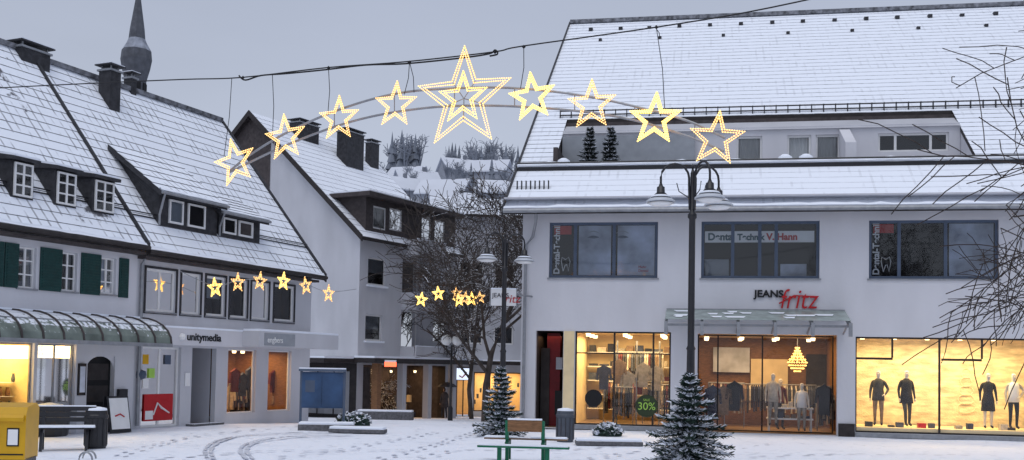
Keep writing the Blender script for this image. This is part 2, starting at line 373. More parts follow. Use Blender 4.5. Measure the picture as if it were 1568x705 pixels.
# ================================================= GROUND
m_ground=bpy.data.materials.new('trodden_snow'); m_ground.use_nodes=True
nt=m_ground.node_tree; L=nt.links; b=nt.nodes['Principled BSDF']; b.inputs['Roughness'].default_value=.7
geo=nn(nt,'ShaderNodeNewGeometry')
n1=nn(nt,'ShaderNodeTexNoise'); n1.inputs['Scale'].default_value=.35; n1.inputs['Detail'].default_value=8; n1.inputs['Roughness'].default_value=.7; L.new(geo.outputs['Position'],n1.inputs['Vector'])
n2=nn(nt,'ShaderNodeTexVoronoi'); n2.inputs['Scale'].default_value=2.6; L.new(geo.outputs['Position'],n2.inputs['Vector'])
n3=nn(nt,'ShaderNodeTexNoise'); n3.inputs['Scale'].default_value=7; n3.inputs['Detail'].default_value=5; L.new(geo.outputs['Position'],n3.inputs['Vector'])
m1=nn(nt,'ShaderNodeMapRange'); m1.inputs['From Min'].default_value=.54; m1.inputs['From Max'].default_value=.72; L.new(n1.outputs['Fac'],m1.inputs['Value'])
m2=nn(nt,'ShaderNodeMapRange'); m2.inputs['From Min'].default_value=.34; m2.inputs['From Max'].default_value=.16; L.new(n2.outputs['Distance'],m2.inputs['Value'])
m3=nn(nt,'ShaderNodeMapRange'); m3.inputs['From Min'].default_value=.48; m3.inputs['From Max'].default_value=.6; L.new(n3.outputs['Fac'],m3.inputs['Value'])
a1=nn(nt,'ShaderNodeMath',operation='MULTIPLY'); L.new(m2.outputs[0],a1.inputs[0]); L.new(m3.outputs[0],a1.inputs[1])
a2=nn(nt,'ShaderNodeMath',operation='MULTIPLY_ADD'); L.new(m1.outputs[0],a2.inputs[0]); a2.inputs[1].default_value=.45
a3=nn(nt,'ShaderNodeMath',operation='MULTIPLY'); L.new(a1.outputs[0],a3.inputs[0]); a3.inputs[1].default_value=.45; L.new(a3.outputs[0],a2.inputs[2])
mx=nn(nt,'ShaderNodeMix',data_type='RGBA'); mx.clamp_factor=True; L.new(a2.outputs[0],mx.inputs[0]); mx.inputs[6].default_value=(.84,.87,.95,1); mx.inputs[7].default_value=(.54,.57,.65,1); L.new(mx.outputs[2],b.inputs['Base Color'])
bu=nn(nt,'ShaderNodeBump'); bu.inputs['Strength'].default_value=.55; bu.inputs['Distance'].default_value=.07; bu.invert=True
a4=nn(nt,'ShaderNodeMath',operation='MULTIPLY_ADD'); L.new(n3.outputs['Fac'],a4.inputs[0]); a4.inputs[1].default_value=.5; L.new(a1.outputs[0],a4.inputs[2]); L.new(a4.outputs[0],bu.inputs['Height']); L.new(bu.outputs[0],b.inputs['Normal'])
mb=MB()
ys=[-60,0,12]+[12+i*1.0 for i in range(1,22)]+[36,40,46,54,62,70,80,95,110,400,1500]; xs=[-900,-200,-60,-30]+[-18+i*1.5 for i in range(25)]+[30,60,200,900]
rg=random.Random(2); hh={}
for x in xs:
    for y in ys: hh[x,y]=G(y)+(rg.uniform(-.03,.02) if 12<y<33 and -18<x<18 else 0)
for a,b_ in zip(xs,xs[1:]):
    for c,e in zip(ys,ys[1:]): mb.face([(a,c,hh[a,c]),(b_,c,hh[b_,c]),(b_,e,hh[b_,e]),(a,e,hh[a,e])],m_ground)
gr=mb.obj('snowy_ground')
bm=bmesh.new(); bm.from_mesh(gr.data); bmesh.ops.remove_doubles(bm,verts=bm.verts,dist=.001); bmesh.ops.recalc_face_normals(bm,faces=bm.faces); bm.to_mesh(gr.data); bm.free()
for p in gr.data.polygons: p.use_smooth=True
m_track=mat('wheel_track_slush',(.58,.60,.67),.7,.25,5,.5)
mb=MB()
def track(pxs,w=.10):
    P=[gp(*q) for q in pxs]; Q=[]
    for i in range(len(P)-1):
        for k in range(14): Q.append(P[i].lerp(P[i+1],k/14))
    Q.append(P[-1])
    for _ in range(30): Q=[Q[0]]+[(Q[i-1]+Q[i]*2+Q[i+1])/4 for i in range(1,len(Q)-1)]+[Q[-1]]
    for i in range(len(Q)-1):
        a=Q[i];c=Q[i+1]; s=(c-a).normalized().cross(V((0,0,1)))*w/2*random.uniform(.6,1.2); up=V((0,0,.014))
        if random.random()<.12: continue
        mb.face([a-s+up,a+s+up,c+s+up,c-s+up],m_track)
for o in (0,9): track([(318+o,704),(312+o,690),(325+o,677),(360+o,668),(420,664+o*.2),(520,661+o*.2)])
for o in(0,10): track([(378+o,704),(366+o,692),(372+o,681),(405,672+o*.3),(450,668+o*.2),(540,665+o*.2)])
def trail(pxs,seed):
    r=random.Random(seed); P=[gp(*q) for q in pxs]; k=0
    for a,c in zip(P,P[1:]):
        n=int((c-a).length/.36); d=(c-a).normalized(); s=d.cross(V((0,0,1)))
        for i in range(n):
            k+=1; q=a.lerp(c,i/n)+s*(.11 if k%2 else -.11)+V((r.gauss(0,.03),r.gauss(0,.03),.013))
            mb.face([q+d*.14*math.cos(t*math.pi/4)+s*.05*math.sin(t*math.pi/4) for t in range(8)],m_track)
trail([(180,700),(260,676),(330,664),(470,652)],1); trail([(420,702),(520,690),(640,668),(720,655)],2); trail([(580,704),(660,684),(730,662)],3); trail([(900,704),(960,694),(1120,688),(1190,680)],4); trail([(1150,700),(1300,696),(1500,698)],5); trail([(640,702),(700,690),(860,690),(1010,680)],6); trail([(240,704),(420,690),(640,690)],7)
mb.obj('wheel_tracks_and_footprints')
# ================================================= STORE BUILDING (right)
A=V((.34,34,0)); B=V((15.34,31.3,0)); st=Fr(A,B-A,((B-A).cross(V((0,0,1)))))
root=empty('clothing_store_building',A)
U=lambda px,d=0:st.u(px,d)
wL=U(797); uE=24.0
rfR=roofmat('snow_on_roof_tiles_store',st.t,.84,.50,tf=.14,tw=.25)
up=[(U(838),U(1005),4.87,6.68),(U(1072),U(1254),4.87,6.68),(U(1330),U(1530),4.87,6.68),(U(1620),U(1800),4.87,6.68)]
gd=[(U(820),U(862),0.02,3.15),(U(880),U(1027),.14,3.15),(U(1068),U(1282),.02,3.12),(U(1310),U(1600),.14,3.08)]
mb=MB(); wall(mb,st,wL,uE,0,7.42,up+gd,m_wall,rev=.22)
mb.face([st.p(wL,0,0),st.p(wL,-26,0),st.p(wL,-26,7.5),st.p(wL,0,7.5)],m_wall)
mb.face([st.p(wL,-26,0),st.p(uE,-26,0),st.p(uE,-26,7.5),st.p(wL,-26,7.5)],m_wall)
mb.face([st.p(uE,-26,0),st.p(uE,0,0),st.p(uE,0,7.5),st.p(uE,-26,7.5)],m_wall)
mb.box(st,wL,U(820)-.01,.004,.03,0,.3,m_metal); mb.box(st,U(1027)+.02,U(1068)-.02,.004,.03,0,.35,m_dark); mb.box(st,U(1284),U(1309),.004,.06,0,.4,m_dark)
gb=wL+.02
mb.face([st.p(gb,0,7.4),st.p(gb,-30,7.4),st.p(gb,-15.5,17.6)],m_brown)
mb.obj('walls',root)
mb=MB()
for i,h in enumerate(up): window(mb,st,h,cols=3,fm=m_blue,fw=.085,d=-.1,curt=None,cs=[h[0]+(h[1]-h[0])*k for k in ((.24,.60) if i!=1 else (.27,.64))]+([h[0]+(h[1]-h[0])*.5] if i==1 else []))
mb.obj('upper_windows',root)
mb=MB()
def pane(h,f0,f1,z0,z1,m,d=-.16): mb.box(st,h[0]+(h[1]-h[0])*f0,h[0]+(h[1]-h[0])*f1,d-.01,d,z0,z1,m)
m_post=mat('portrait_poster',(.42,.46,.55),.6,.55,1.1,0)
h=up[0]; pane(h,.27,.57,4.97,6.58,m_post); pane(h,.63,.97,4.97,6.58,m_post); pane(h,.04,.2,6.3,6.58,m_red)
h=up[1]; pane(h,.03,.96,6.02,6.38,m_white,d=-.155); pane(h,.03,.24,4.97,5.5,m_grey,d=-.3); pane(h,.68,.9,4.97,5.35,m_post,d=-.3)
h=up[2]; pane(h,.29,.57,4.97,6.58,m_black); pane(h,.63,.97,4.97,6.58,m_post); pane(h,.04,.2,6.3,6.58,m_red)
for h in(up[0],up[2]):
    x=h[0]+.45; zz=5.1
    mb.tube([st.p(x+a*.22,-.15,zz+b*.45) for a,b in((0,0),(-.3,.7),(-.2,1),(.3,.85),(.8,1),(1,.7),(.75,0),(.5,.5),(.3,.45),(0,0))],.016,m_white,4)
for sx_,sz in((U(905),6.2),(U(950),6.2)):
    for k in range(6):
        t0,t1=k/6,(k+1)/6; x0,x1=sx_-.2+.4*t0,sx_-.2+.4*t1
        z0=.06*math.sin(math.pi*t0); z1=.06*math.sin(math.pi*t1)
        mb.face([st.p(x0,-.152,sz-z0*.6),st.p(x1,-.152,sz-z1*.6),st.p(x1,-.152,sz+z1),st.p(x0,-.152,sz+z0)],m_blue)
        mb.face([st.p(x0,-.152,sz+.12+z0),st.p(x1,-.152,sz+.12+z1),st.p(x1,-.152,sz+.14+z1*1.3),st.p(x0,-.152,sz+.14+z0*1.3)],m_grey)
mb.obj('window_posters',root)
for h in(up[0],up[2]): text(st,h[0]+.32,-.145,5.0,'Dental-Technik',.27,m_white,root,'window_lettering',math.pi/2,.003,bold=.008)
h=up[1]; m_teal=mat('teal_print',(.01,.07,.09),.5,.1,4,0)
text(st,h[0]+.2,-.148,6.10,'Dental',.31,m_teal,root,'window_lettering',0,.003,bold=.012); text(st,h[0]+1.12,-.148,6.10,'Technik',.27,m_teal,root,'window_lettering',0,.003,.95,bold=.012); text(st,h[0]+2.02,-.148,6.10,'V. Hann',.29,m_red,root,'window_lettering',0,.003,bold=.012)
text(st,U(975),-.148,5.2,'Mehr\nDental',.12,m_red,root,'window_lettering',0,.003)
text(st,U(1154),.03,4.28,'JEANS',.31,m_blk,root,'shop_lettering',0,.03,1.08,bold=.008); text(st,U(1192),.06,3.93,'fritz',.88,m_red,root,'shop_lettering',0,.03,.80,shear=.25,bold=-.006)
mb=MB(); mb.tube([st.p(U(1192),.05,4.08),st.p(U(1215),.05,4.33),st.p(U(1250),.05,4.30)],.022,m_red,5); mb.obj('lettering_swash',root)
# roof
mb=MB(); sl=.70; zr=lambda D:7.55+sl*D
vL=U(778)-.1; lgL=U(846,-2.5); lgR=U(1490,-2.5)
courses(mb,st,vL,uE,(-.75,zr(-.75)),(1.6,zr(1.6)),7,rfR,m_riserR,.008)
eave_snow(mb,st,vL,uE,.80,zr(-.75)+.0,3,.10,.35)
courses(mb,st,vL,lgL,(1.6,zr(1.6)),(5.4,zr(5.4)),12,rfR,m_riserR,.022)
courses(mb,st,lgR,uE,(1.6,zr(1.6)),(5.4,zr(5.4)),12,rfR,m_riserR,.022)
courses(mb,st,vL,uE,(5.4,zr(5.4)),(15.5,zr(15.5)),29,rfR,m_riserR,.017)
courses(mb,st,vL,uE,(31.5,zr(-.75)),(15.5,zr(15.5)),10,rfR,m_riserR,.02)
mb.box(st,vL,uE,-15.7,-15.3,zr(15.5)-.05,zr(15.5)+.12,m_riser)
for (a,b_) in((-.78,15.5),):
    mb.prism(st,[(-a,zr(a)-.2),(-a,zr(a)+.10),(-b_,zr(b_)+.10),(-b_,zr(b_)-.2)],vL-.06,vL-.002,m_slate)
mb.obj('snowy_roof',root)
mb=MB()
mb.tube([st.p(vL,.83,zr(-.75)-.08),st.p(uE,.83,zr(-.75)-.08)],.075,m_metal,8)
mb.box(st,vL,uE,.0,.72,7.42-.62+.55,7.40,m_wall2)
mb.tube([st.p(wL+.55,.75,6.95),st.p(wL+.5,.5,6.6),st.p(wL+.35,.12,6.2),st.p(wL+.12,.09,5.9),st.p(wL+.12,.09,.1)],.05,m_metal,8)
mb.tube([st.p(vL,-1.55,zr(1.55)+.30),st.p(uE,-1.55,zr(1.55)+.30)],.03,m_iron,5)
mb.box(st,vL,uE,-1.66,-1.60,zr(1.6)-.05,zr(1.6)+.14,m_iron)
mb.box(st,vL,uE,-1.80,-1.66,zr(1.6)-.05,zr(1.6)+.24,m_snow)
eave_snow(mb,st,vL,uE,-1.63,zr(1.6)+.17,8,.14,.3)
for q in(.10,.26): mb.tube([st.p(lgL-.3,-5.55,zr(5.55)+q),st.p(uE,-5.55,zr(5.55)+q)],.028,m_iron,5)
x=lgL-.3
while x<uE: mb.box(st,x,x+.035,-5.6,-5.5,zr(5.5),zr(5.5)+.32,m_iron); x+=.42
x=vL+.2
while x<vL+1.4: mb.box(st,x,x+.035,-.5,-.4,zr(.4),zr(.4)+.3,m_iron); x+=.15
x=vL+1; r_=random.Random(6)
while x<uE: mb.box(st,x,x+.18,-14.6,-14.35,zr(14.4)+.02,zr(14.4)+.12+.05*r_.random(),m_slate); x+=1.35+r_.uniform(-.06,.06)
x=vL+1.6
while x<uE: mb.box(st,x,x+.14,-13.3,-13.05,zr(13.1)+.02,zr(13.1)+.13,m_slate); x+=2.7+r_.uniform(-.1,.1)
mb.obj('gutters_and_snow_guards',root)
# loggia
lg=[(U(1125,-4),U(1165,-4),8.75,10.3),(U(1204,-4),U(1241,-4),8.75,10.3),(U(1248,-4),U(1286,-4),8.75,10.3),(U(1345,-4),U(1455,-4),9.65,10.3)]
mb=MB(); wall(mb,st,lgL,lgR,8.5,10.55,lg,m_wall,d=-4.2,rev=.12)
mb.box(st,lgL,lgR,-4.2,-1.82,8.35,8.6,m_wall3)
mb.box(st,lgL,lgL+.15,-5.2,-1.82,8.6,zr(3.4)-.4,m_brown)
mb.prism(st,[(-1.7,8.4),(-1.7,zr(1.7)-.1),(-5.4,zr(5.4)-.2),(-5.4,8.4)],lgL-.12,lgL-.01,m_brown)
mb.prism(st,[(-1.7,8.4),(-1.7,zr(1.7)-.1),(-5.4,zr(5.4)-.2),(-5.4,8.4)],lgR+.01,lgR+.12,m_wall)
mb.prism(st,[(-2.5,8.6),(-2.5,zr(2.5)+.35),(-4.2,zr(4.2)),(-4.2,8.6)],U(1290,-3),U(1290,-3)+.35,m_wall)
mb.box(st,lgL,lgR,-5.5,-4.25,10.56,10.62,m_wall2)
mb.box(st,lgL,lgR,-5.42,-5.1,zr(5.4)-.40,zr(5.4)-.2,m_brown)
mb.face([st.p(lgL,-5.1,11.0),st.p(lgR,-5.1,11.0),st.p(lgR,-4.1,10.5),st.p(lgL,-4.1,10.5)],m_wall3)
for h in lg:
    window(mb,st,h,cols=1,d=-4.28,fm=m_whitef,fw=.07,sill=False,curt='full' if h is not lg[3] else None, cs=[h[0]+(h[1]-h[0])*k for k in(.25,.75)] if h is lg[3] else None)
mb.box(st,U(855,-3.8),U(1060,-3.8),-4.15,-3.9,8.6,10.35,m_grey)
for px in(858,1200,1232): mb.lathe(st.p(U(px,-1.95),-1.95,8.70),[(.05,0),(.2,.08),(.27,.22),(.22,.38),(.1,.46)],m_snow,12)
mb.obj('balcony_loggia',root)
m_fird=mat('fir_needles_shaded',(.008,.014,.012),.8,.5,9,0)  # darker copy of the needles, loggia shade put into the colour
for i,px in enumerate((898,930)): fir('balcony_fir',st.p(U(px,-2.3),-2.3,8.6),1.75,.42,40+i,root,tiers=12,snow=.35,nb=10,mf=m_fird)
# shop interiors
mb=MB()
room(mb,st,gd[0][0],gd[0][1]+.3,-2.6,.02,3.15,m_brown,cm=m_brown)
room(mb,st,gd[1][0]-.05,gd[1][1]+.1,-4.5,.12,3.17,m_warm,cm=m_warm)
room(mb,st,gd[2][0]-.4,gd[2][1]+.3,-5.5,.0,3.15,m_wood,cm=m_warm)
room(mb,st,gd[3][0]-.1,gd[3][1]+.1,-2.4,.12,3.12,m_brick,cm=m_warm)
for (a,b_,ds) in((gd[1][0]+.3,gd[1][1]-.3,(-1.2,-2.4,-3.6)),(gd[2][0]+.3,gd[2][1]-.4,(-3.2,-4.6)),(gd[3][0]+.3,gd[3][1]-.3,(-.7,))):
    for d in ds:
        n=int((b_-a)/.9)
        for i in range(n+1):
            x=a+(b_-a)*i/n; mb.lathe(st.p(x,d,3.02),[(.07,0),(.085,.1)],m_panel,8)
mb.obj('shop_interiors',root)
def lamp_room(fr,u0,u1,dc,z,w,power,col,par):
    ang=math.atan2(fr.t.y,fr.t.x); area('shop_light',fr.p((u0+u1)/2,dc,z),abs(u1-u0)*.9,w,power,col,par,(0,0,ang))
WC=(1,.70,.32)
lamp_room(st,gd[1][0],gd[1][1],-2.2,3.05,2.5,210,WC,root)
lamp_room(st,gd[2][0],gd[2][1],-2.8,3.05,3.5,165,(1,.66,.32),root)
lamp_room(st,gd[3][0],gd[3][1],-1.0,3.0,1.2,250,(1,.74,.34),root)
lamp_room(st,gd[0][0],gd[0][1],-1.0,3.0,1.0,4,(1,.6,.3),root)
# glazing
mb=MB()
h=gd[1]; window(mb,st,h,fm=m_dark,gm=m_glass,fw=.05,d=-.12,back=False,sill=False,cs=[U(940),U(1000)],rs=[2.45])
h=gd[2]; window(mb,st,(h[0],h[1],h[2],h[3]),fm=m_dark,gm=m_glass,fw=.04,d=-.9,back=False,sill=False,cs=[U(1100),U(1170)])
h=gd[3]; window(mb,st,h,fm=m_dark,gm=m_glass,fw=.05,d=-.12,back=False,sill=False,cs=[U(1440)])
mb.box(st,U(1310)+.05,U(1368),-.17,-.121,2.38,2.45,m_dark); mb.box(st,U(1366),U(1369),-.171,-.122,2.452,3.03,m_dark)
mb.box(st,U(1443),U(1505),-.17,-.121,2.38,2.45,m_dark); mb.box(st,U(1504),U(1507),-.171,-.122,2.452,3.03,m_dark)
mb.box(st,gd[3][0]+.052,gd[3][1],-2.2,-.18,.13,.30,m_warm)
mb.box(st,gd[3][0],gd[3][1],-.05,.03,.0,.138,m_metal); mb.box(st,gd[1][0],gd[1][1],-.05,.03,.0,.138,m_metal)
mb.box(st,U(862)+.02,U(880)-.02,.004,.05,.02,3.14,m_warm)  # orange light on the column put in as a warm-coloured slab
mb.box(st,U(838,-1),U(858,-1),-1.3,-.9,.03,3.1,m_redd); mb.box(st,U(820)+.05,U(836),-.9,-.84,.03,2.6,m_dark); mb.box(st,U(845),U(857),-.85,-.84,.4,1.2,m_blk); mb.box(st,U(846),U(856),-.85,-.84,1.9,2.3,m_lgrey)
m_scr=mat('wall_scroll_print',(.78,.70,.54),.8,.05,4,0)
for k in range(5): mb.tube([st.p(U(1455,-2.3)+.5+.28*math.cos(t*.5)*(1-k*.12),-2.36,.9+k*.28+.16*math.sin(t*.5)) for t in range(13)],.012,m_scr,4)
r_=random.Random(12)
for px in(1325,1360,1372,1405,1422,1462,1480,1530,1540): mb.box(st,U(px,-.7),U(px,-.7)+.16+.1*r_.random(),-.8,-.55,.302,.36+.14*r_.random(),r_.choice(m_cl+[m_red,m_wood]))
mb.obj('shop_windows',root)
# steel/glass canopy
mb=MB(); c0,c1=U(1018,1),U(1300,1)
m_can=mat('canopy_glass_dirty',(.26,.31,.30),.25,.3,3,0)
mb.box(st,c0,c1,1.25,1.31,3.30,3.37,m_metal); mb.box(st,c0,c1,.02,.08,3.82,3.90,m_metal)
for i in range(6):
    x=c0+.04+(c1-c0-.08)*i/5
    mb.prism(st,[(.08,3.70),(.08,3.86),(1.25,3.50),(1.62,3.40),(1.62,3.30),(1.25,3.38)],x-.04,x+.04,m_metal)
    mb.tube([st.p(x,.02,3.15),st.p(x,1.1,3.43)],.03,m_metal,5); mb.box(st,x-.05,x+.05,1.56,1.66,3.02,3.42,m_metal)
mb.face([st.p(c0,.08,3.87),st.p(c1,.08,3.87),st.p(c1,1.45,3.49),st.p(c0,1.45,3.49)],m_can)
for i in range(14):
    x=c0+random.random()*(c1-c0-.7); q=.15+random.random()*.9; z=3.885-(q-.08)*.277; w=.25+random.random()*.45; mb.face([st.p(x,q,z),st.p(x+w,q,z),st.p(x+w*.9,q+.2,z-.055),st.p(x+.1,q+.2,z-.055)],m_snow)
mb.obj('entrance_canopy',root)
def garment(mb,fr,u,d,z,w,hh_,m,th=.05,along=True):
    pr=[(0,0),(-.12,-.06),(-.5,-.16),(-.62,-.62),(-.45,-.64),(-.36,-.3),(-.34,-1),(.34,-1),(.36,-.3),(.45,-.64),(.62,-.62),(.5,-.16),(.12,-.06)]
    i=len(mb.v); n=len(pr)
    for s_ in(-th/2,th/2):
        for a,b_ in pr:
            mb.v.append(fr.p(u+(a*w if along else s_),d+(s_ if along else a*w),z+b_*hh_))
    k=mb.mi(m)
    for q in range(n): q2=(q+1)%n; mb.f.append((i+q,i+q2,i+n+q2,i+n+q)); mb.m.append(k)
    for base in(0,n):
        for poly in((0,1,12),(1,2,5,6,7,8,11,12),(2,3,4,5),(8,9,10,11)):
            mb.f.append(tuple(i+base+q for q in poly)); mb.m.append(k)
def rack(mb,fr,u0,u1,d,z,rnd):
    mb.tube([fr.p(u0,d,z),fr.p(u1,d,z)],.018,m_metal,5)
    for x in(u0,u1): mb.tube([fr.p(x,d,.05),fr.p(x,d,z)],.018,m_metal,5)
    x=u0+.05
    while x<u1: garment(mb,fr,x,d,z-.03,.42,.75+rnd.random()*.3,rnd.choice(m_cl),.05,along=False); x+=.075
rnd=random.Random(5); mb=MB()
for z in(.5,1.0,1.5,2.0,2.5):
    mb.box(st,U(900,-4),U(1035,-4),-4.3,-3.9,z,z+.04,m_white)
    x=U(900,-4)+.05
    while x<U(1035,-4)-.3:
        w=.22+rnd.random()*.12; mb.box(st,x,x+w,-4.2,-3.95,z+.045,z+.1+rnd.random()*.25,rnd.choice(m_cl)); x+=w+.06
for i,(a,b_,z,d) in enumerate(((U(925,-2.5),U(975,-2.5),1.5,-2.5),(U(940,-3.3),U(1015,-3.3),2.55,-3.3),(U(985,-2),U(1030,-2),1.45,-2.0),(U(940,-1.4),U(970,-1.4),1.35,-1.4))): rack(mb,st,a,b_,d,z,rnd)
for px,z in((948,2.3),(962,1.9),(985,2.2),(1005,2.1),(925,2.1)): garment(mb,st,U(px,-1.6),-1.6,z,.45,.85,rnd.choice(m_cl[:4]),.1)
for x in(975,1010,945): mb.tube([st.p(U(x,-1.6),-1.6,.1),st.p(U(x,-1.6),-1.6,2.9)],.03,m_metal,5)
rack(mb,st,U(1085,-2.6),U(1140,-2.6),-2.6,1.55,rnd); rack(mb,st,U(1080,-1.8),U(1110,-1.8),-1.8,1.35,rnd); rack(mb,st,U(1252,-1.8),U(1276,-1.8),-1.8,1.5,rnd); rack(mb,st,U(1250,-3),U(1285,-3),-3.,1.2,rnd)
for px,z in((1262,1.6),(1108,1.5),(1125,1.65),(1092,1.5)): garment(mb,st,U(px,-1.5),-1.5,z,.5,1.0,rnd.choice(m_cl[:3]),.14)
for z in(.4,.75): mb.box(st,U(1175,-1.7),U(1245,-1.7),-2.1,-1.5,z,z+.05,m_white)
for x in(1178,1242): mb.box(st,U(x,-1.7)-.03,U(x,-1.7)+.03,-2.0,-1.6,.02,.4,m_white); mb.box(st,U(x,-1.7)-.03,U(x,-1.7)+.03,-2.0,-1.6,.45,.75,m_white)
for i in range(7): mb.box(st,U(1180,-1.7)+i*.19,U(1180,-1.7)+i*.19+.14,-1.95,-1.6,.80,.86+rnd.random()*.12,rnd.choice(m_cl))
for i in range(6): mb.box(st,U(1182,-1.7)+i*.21,U(1182,-1.7)+i*.21+.15,-1.95,-1.6,.45,.52+rnd.random()*.15,rnd.choice(m_cl+[m_manq]))
for (px,z0,z1,m_) in((1092,1.9,2.8,m_lgrey),(1150,1.4,2.4,m_warm),(1235,1.3,2.6,m_dark)): mb.box(st,U(px,-5.2),U(px,-5.2)+1.3,-5.4,-5.3,z0,z1,m_)
rack(mb,st,U(1100,-4.4),U(1250,-4.4),-4.4,1.5,rnd)
mb.obj('clothes_racks_and_shelves',root)
mb=MB(); ch=st.p(U(1221,-1.6),-1.6,0)
mb.tube([ch+V((0,0,2.75)),ch+V((0,0,3.1))],.015,m_metal,5)
for k in range(9):
    z=1.98+k*.095; r=(.10,.2,.27,.30,.25,.18,.13,.09,.06)[k]
    n=int(8+r*50)
    for i in range(n): a=6.283*i/n; icobead(mb,ch+V((math.cos(a)*r,math.sin(a)*r,z)),.03,m_gold)
for k in range(10):
    a=6.283*k/10; mb.tube([ch+V((0,0,2.75)),ch+V((math.cos(a)*.12,math.sin(a)*.12,2.5)),ch+V((math.cos(a)*.29,math.sin(a)*.29,2.27))],.01,m_gold,4)
mb.obj('chandelier',root)
def manq(px,d,z,cols,hd=0,Hh=1.72,pose={},skirt=None):
    p=st.p(U(px,d),d,z); ang=math.atan2(st.t.y,st.t.x)+hd
    figure('mannequin',p,ang,Hh,root,cols,pose)
    if skirt:
        mb=MB(); sc=Hh/1.8; mb.lathe(p,[(r*sc,zz*sc) for r,zz in skirt[1]],skirt[0],14,1,.75); mb.obj('mannequin_garment',root,True)
c=m_cl
manq(1345,-.9,.32,[m_manq,c[5],c[2],c[0],m_manq],-.2,1.78,{'elL':(.30,.0,1.16),'wrL':(.22,-.16,1.0),'paL':(.18,-.2,.98)},(c[5],[(.20,.80),(.19,1.0),(.165,1.15),(.185,1.33),(.16,1.43),(.08,1.5)]))
manq(1388,-.9,.32,[m_manq,c[0],c[5],c[0],m_manq],.2,1.8,{'knR':(-.08,-.12,.52),'anR':(-.06,-.1,.1),'toR':(-.06,-.24,.035)},(c[0],[(.22,.72),(.18,1.0),(.16,1.15),(.18,1.33),(.14,1.43),(.07,1.5)]))
manq(1513,-.9,.32,[m_manq,c[0],m_manq,c[0],m_manq],0,1.76,{},(c[0],[(.22,.55),(.19,.9),(.14,1.13),(.165,1.33),(.15,1.42),(.07,1.48)]))
manq(1552,-.9,.32,[m_manq,c[6],c[0],c[0],m_manq],.1,1.76,{'elL':(.32,.0,1.2),'wrL':(.16,-.1,1.02),'paL':(.12,-.12,1.0)},(m_white,[(.19,.85),(.17,1.12),(.18,1.33),(.15,1.42),(.07,1.48)]))
manq(1184,-1.4,.20,[m_manq,c[6],c[3],c[0],m_manq],0,1.75,{},(c[6],[(.2,.8),(.17,1.12),(.18,1.33),(.15,1.42),(.09,1.5)]))
manq(1228,-1.4,.05,[m_manq,m_manq,c[3],c[0],m_manq],0,1.6,{},(m_white,[(.2,.85),(.17,1.12),(.18,1.33),(.15,1.42),(.07,1.48)]))
manq(1195,-2.6,.02,[m_manq,c[4],c[1],c[0],m_manq],.4,1.75)
mb=MB()
for px,py,r,m_ in((909,610,.28,m_blk),(990,622,.36,mat('sale_green',(.03,.045,.02),.4,.1,4,0))):
    u,z=st.hit(px,py,-.1)
    mb.face([st.p(u+r*math.cos(a*.2618),-.085,z+r*math.sin(a*.2618)) for a in range(24)],m_)
mb.obj('sale_stickers',root)
u,z=st.hit(990,622,-.1); m_lime=mat('lime_print',(.35,.6,.1),.5,.05,4,0)
text(st,u,-.075,z-.12,'30%',.34,m_lime,root,'sale_text',0,.003,align='CENTER'); text(st,u,-.075,z+.16,'SALE',.1,m_lime,root,'sale_text',0,.003,align='CENTER')
mb=MB(); sg=Fr(wp(772,456,33.2),(1,0,0),(0,-1,0))
mb.box(sg,-.42,.38,-.06,.06,-.26,.26,m_white); mb.box(sg,-.45,-.42,-.07,.07,-.29,.29,m_metal); mb.box(sg,.38,.41,-.07,.07,-.29,.29,m_metal); mb.box(sg,-.42,.38,-.07,.07,.262,.30,m_snow); mb.tube([sg.p(.4,0,.1),sg.p(1.0,-.9,.1)],.03,m_metal,5)
mb.obj('projecting_sign',root); text(sg,-.38,.07,.0,'JEANS',.2,m_blk,root,'sign_text',0,.004); text(sg,-.08,.075,-.16,'fritz',.36,m_red,root,'sign_text',0,.004,shear=.2)
